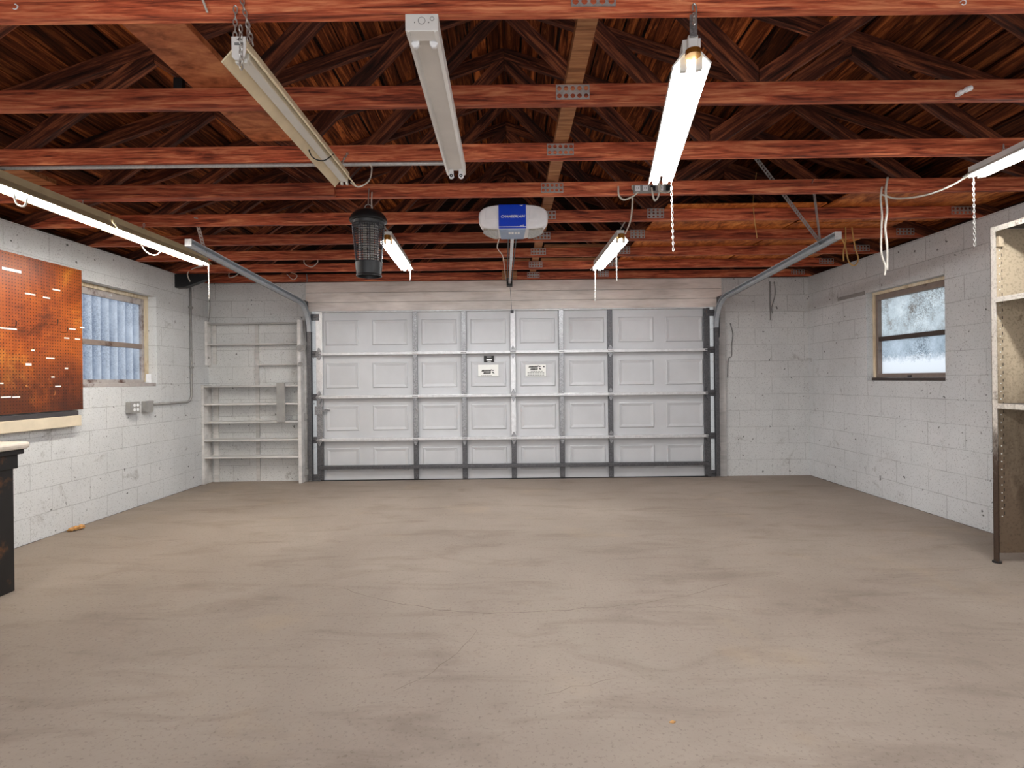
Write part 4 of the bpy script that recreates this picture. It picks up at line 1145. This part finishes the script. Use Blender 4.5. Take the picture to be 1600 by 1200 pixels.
# power strip on the fourth truss
a, b = P(990, 289, TY[3]-.03), P(1050, 300, TY[3]-.03)
ps = thing('power_strip', 'white power strip on the fourth truss below the bright lamp', 'power strip', ((a.x+b.x)/2, TY[3]-.03, b.z))
bm = B(); box(bm, a.x, b.x, TY[3]-.035, TY[3]-.001, b.z, a.z); obj('body', bm, M['grey_plastic'], ps, bevel=.004)
for k in range(5):
    cx = a.x+(b.x-a.x)*(k+.5)/5; bm = B(); box(bm, cx-.017, cx+.017, TY[3]-.039, TY[3]-.034, b.z+.008, a.z-.006); so = obj('socket', bm, M['white_plastic'] if k in (0, 1, 3) else M['black_plastic'], ps, bevel=.002)
    bm = B()
    for s in (-1, 1): box(bm, cx+s*.006-.0015, cx+s*.006+.0015, TY[3]-.0398, TY[3]-.0388, (a.z+b.z)/2-.005, (a.z+b.z)/2+.006)
    obj('slot', bm, M['black_ink'], so)
# grey conduit under the third truss
y = TY[2]+.019; one('conduit', M['strap'], lambda bm: tube(bm, [(XL+.1, y, HT-.012), (-.35, y, HT-.012)], .0105, 10), label='straight grey conduit under the third truss at left', cat='conduit')

# floor details
def crack(px, w=.006):
    pts = []
    for x, y in px:
        p = P(x, y, 1.); k = CZ/(CZ-p.z); pts.append(Vector((p.x*k, k, .0006)))
    out = [pts[0]]
    for a, b in zip(pts, pts[1:]):
        n = max(2, int((b-a).length/.06)); d = (b-a); s = Vector((-d.y, d.x, 0)).normalized()
        for i in range(1, n+1): out.append(a+d*(i/n)+s*random.uniform(-.012, .012)*(i < n))
    bm = B(); L = []
    for i, p in enumerate(out):
        d = (out[min(i+1, len(out)-1)]-out[max(i-1, 0)]).normalized(); s = Vector((-d.y, d.x, 0))*w/2*random.uniform(.4, 1)
        L.append((bm.verts.new(p-s), bm.verts.new(p+s)))
    for a, b in zip(L, L[1:]): bm.faces.new((a[0], b[0], b[1], a[1]))
    o = obj('crack', bm, M['crack'], floor)
crack([(530, 918), (600, 938), (680, 953), (760, 959), (850, 955), (930, 950), (1010, 942), (1080, 929), (1140, 912)], .005)
crack([(745, 985), (715, 1020), (660, 1060), (615, 1080)], .0035)
crack([(1010, 950), (1090, 945), (1160, 955)], .0035)
crack([(850, 1085), (960, 1060)], .003)
def base_gap(x0, pts, s):
    bm = B(); L = []
    for i in range(60):
        y = pts[0]+(pts[1]-pts[0])*i/59; w_ = .006+.012*random.random()**2
        L.append((bm.verts.new((x0, y, .0008)), bm.verts.new((x0+s*w_, y, .0008))))
    for a, b in zip(L, L[1:]): bm.faces.new((a[0], a[1], b[1], b[0]))
    o = obj('crack', bm, M['gap'], floor); o['label'] = 'dark gap along the wall foot'
base_gap(XL+.001, (2.6, D), 1); base_gap(XR-.001, (3.6, D), -1)
p = P(118, 824, 1.); k = CZ/(CZ-p.z); bm = B()
c = Vector((XL+.03, k*.99, 0))
for q in range(6):
    o_ = Vector((random.uniform(0, .06), random.uniform(-.09, .09), 0)); s = random.uniform(.012, .03)
    bmesh.ops.create_icosphere(bm, subdivisions=1, radius=s, matrix=Matrix.Translation(c+o_+Vector((0,0,s*.7))) @ Matrix.Diagonal((1, 1.3, .8, 1)))
for v in bm.verts: v.co.z = max(v.co.z, .0005)
tag(obj('debris', bm, M['debris']), 'small tan crumbled debris at the foot of the left wall', 'debris', None, 'stuff')
p = P(1051, 1129, 1.); k = CZ/(CZ-p.z); bm = B(); c = Vector((p.x*k, k, .001))
prism(bm, [(c.x-.012, c.y), (c.x, c.y-.006), (c.x+.012, c.y+.002), (c.x+.002, c.y+.01)], 0, .003, 'z'); tag(obj('leaf_scrap', bm, M['debris']), 'tiny pale scrap on the floor in the foreground', 'scrap')

# ------------------------------------------------------------------ light
def area(name, loc, rot, sx, sy, e, col=(.95,.97,1)):
    L = bpy.data.lights.new(name, 'AREA'); L.shape = 'RECTANGLE'; L.size = sx; L.size_y = sy; L.energy = e; L.color = col
    o = bpy.data.objects.new(name, L); o.location = loc; o.rotation_euler = rot; C.objects.link(o); return o
# added fill lights, unseen behind the camera: four overhead, one broad frontal
for x in (-2.8, -.9, .9, 2.6):
    area('fill_light_behind', (x, -.2, 2.33), (0, 0, 0), .13, 1.2, 14)
area('rear_fill_light', (0, YR+.05, 1.25), (math.radians(90), 0, 0), 5.5, 2.2, 70, (.97,.98,1))
w = bpy.data.worlds.new('sky'); S.world = w; w.use_nodes = True
bg = w.node_tree.nodes['Background']; bg.inputs[0].default_value = (.93,.96,1.0,1); bg.inputs[1].default_value = .82

# ------------------------------------------------------------------ camera
cam = bpy.data.cameras.new('camera'); cam.sensor_width = 36; cam.lens = F/1600*36; cam.sensor_fit = 'HORIZONTAL'
cam.shift_x = 1.78/1600; cam.shift_y = -6.98/1600; cam.clip_start = .02
co = bpy.data.objects.new('camera', cam); C.objects.link(co)
co.matrix_world = Matrix.Translation((0, 0, CZ)) @ Matrix.Rotation(math.pi/2, 4, 'X') @ Matrix.Rotation(-ROLL, 4, 'Z')
S.camera = co
S.view_settings.view_transform = 'Standard'; S.view_settings.look = 'None'; S.view_settings.gamma = 1; S.view_settings.use_curve_mapping = False
S.view_settings.exposure = 0.52
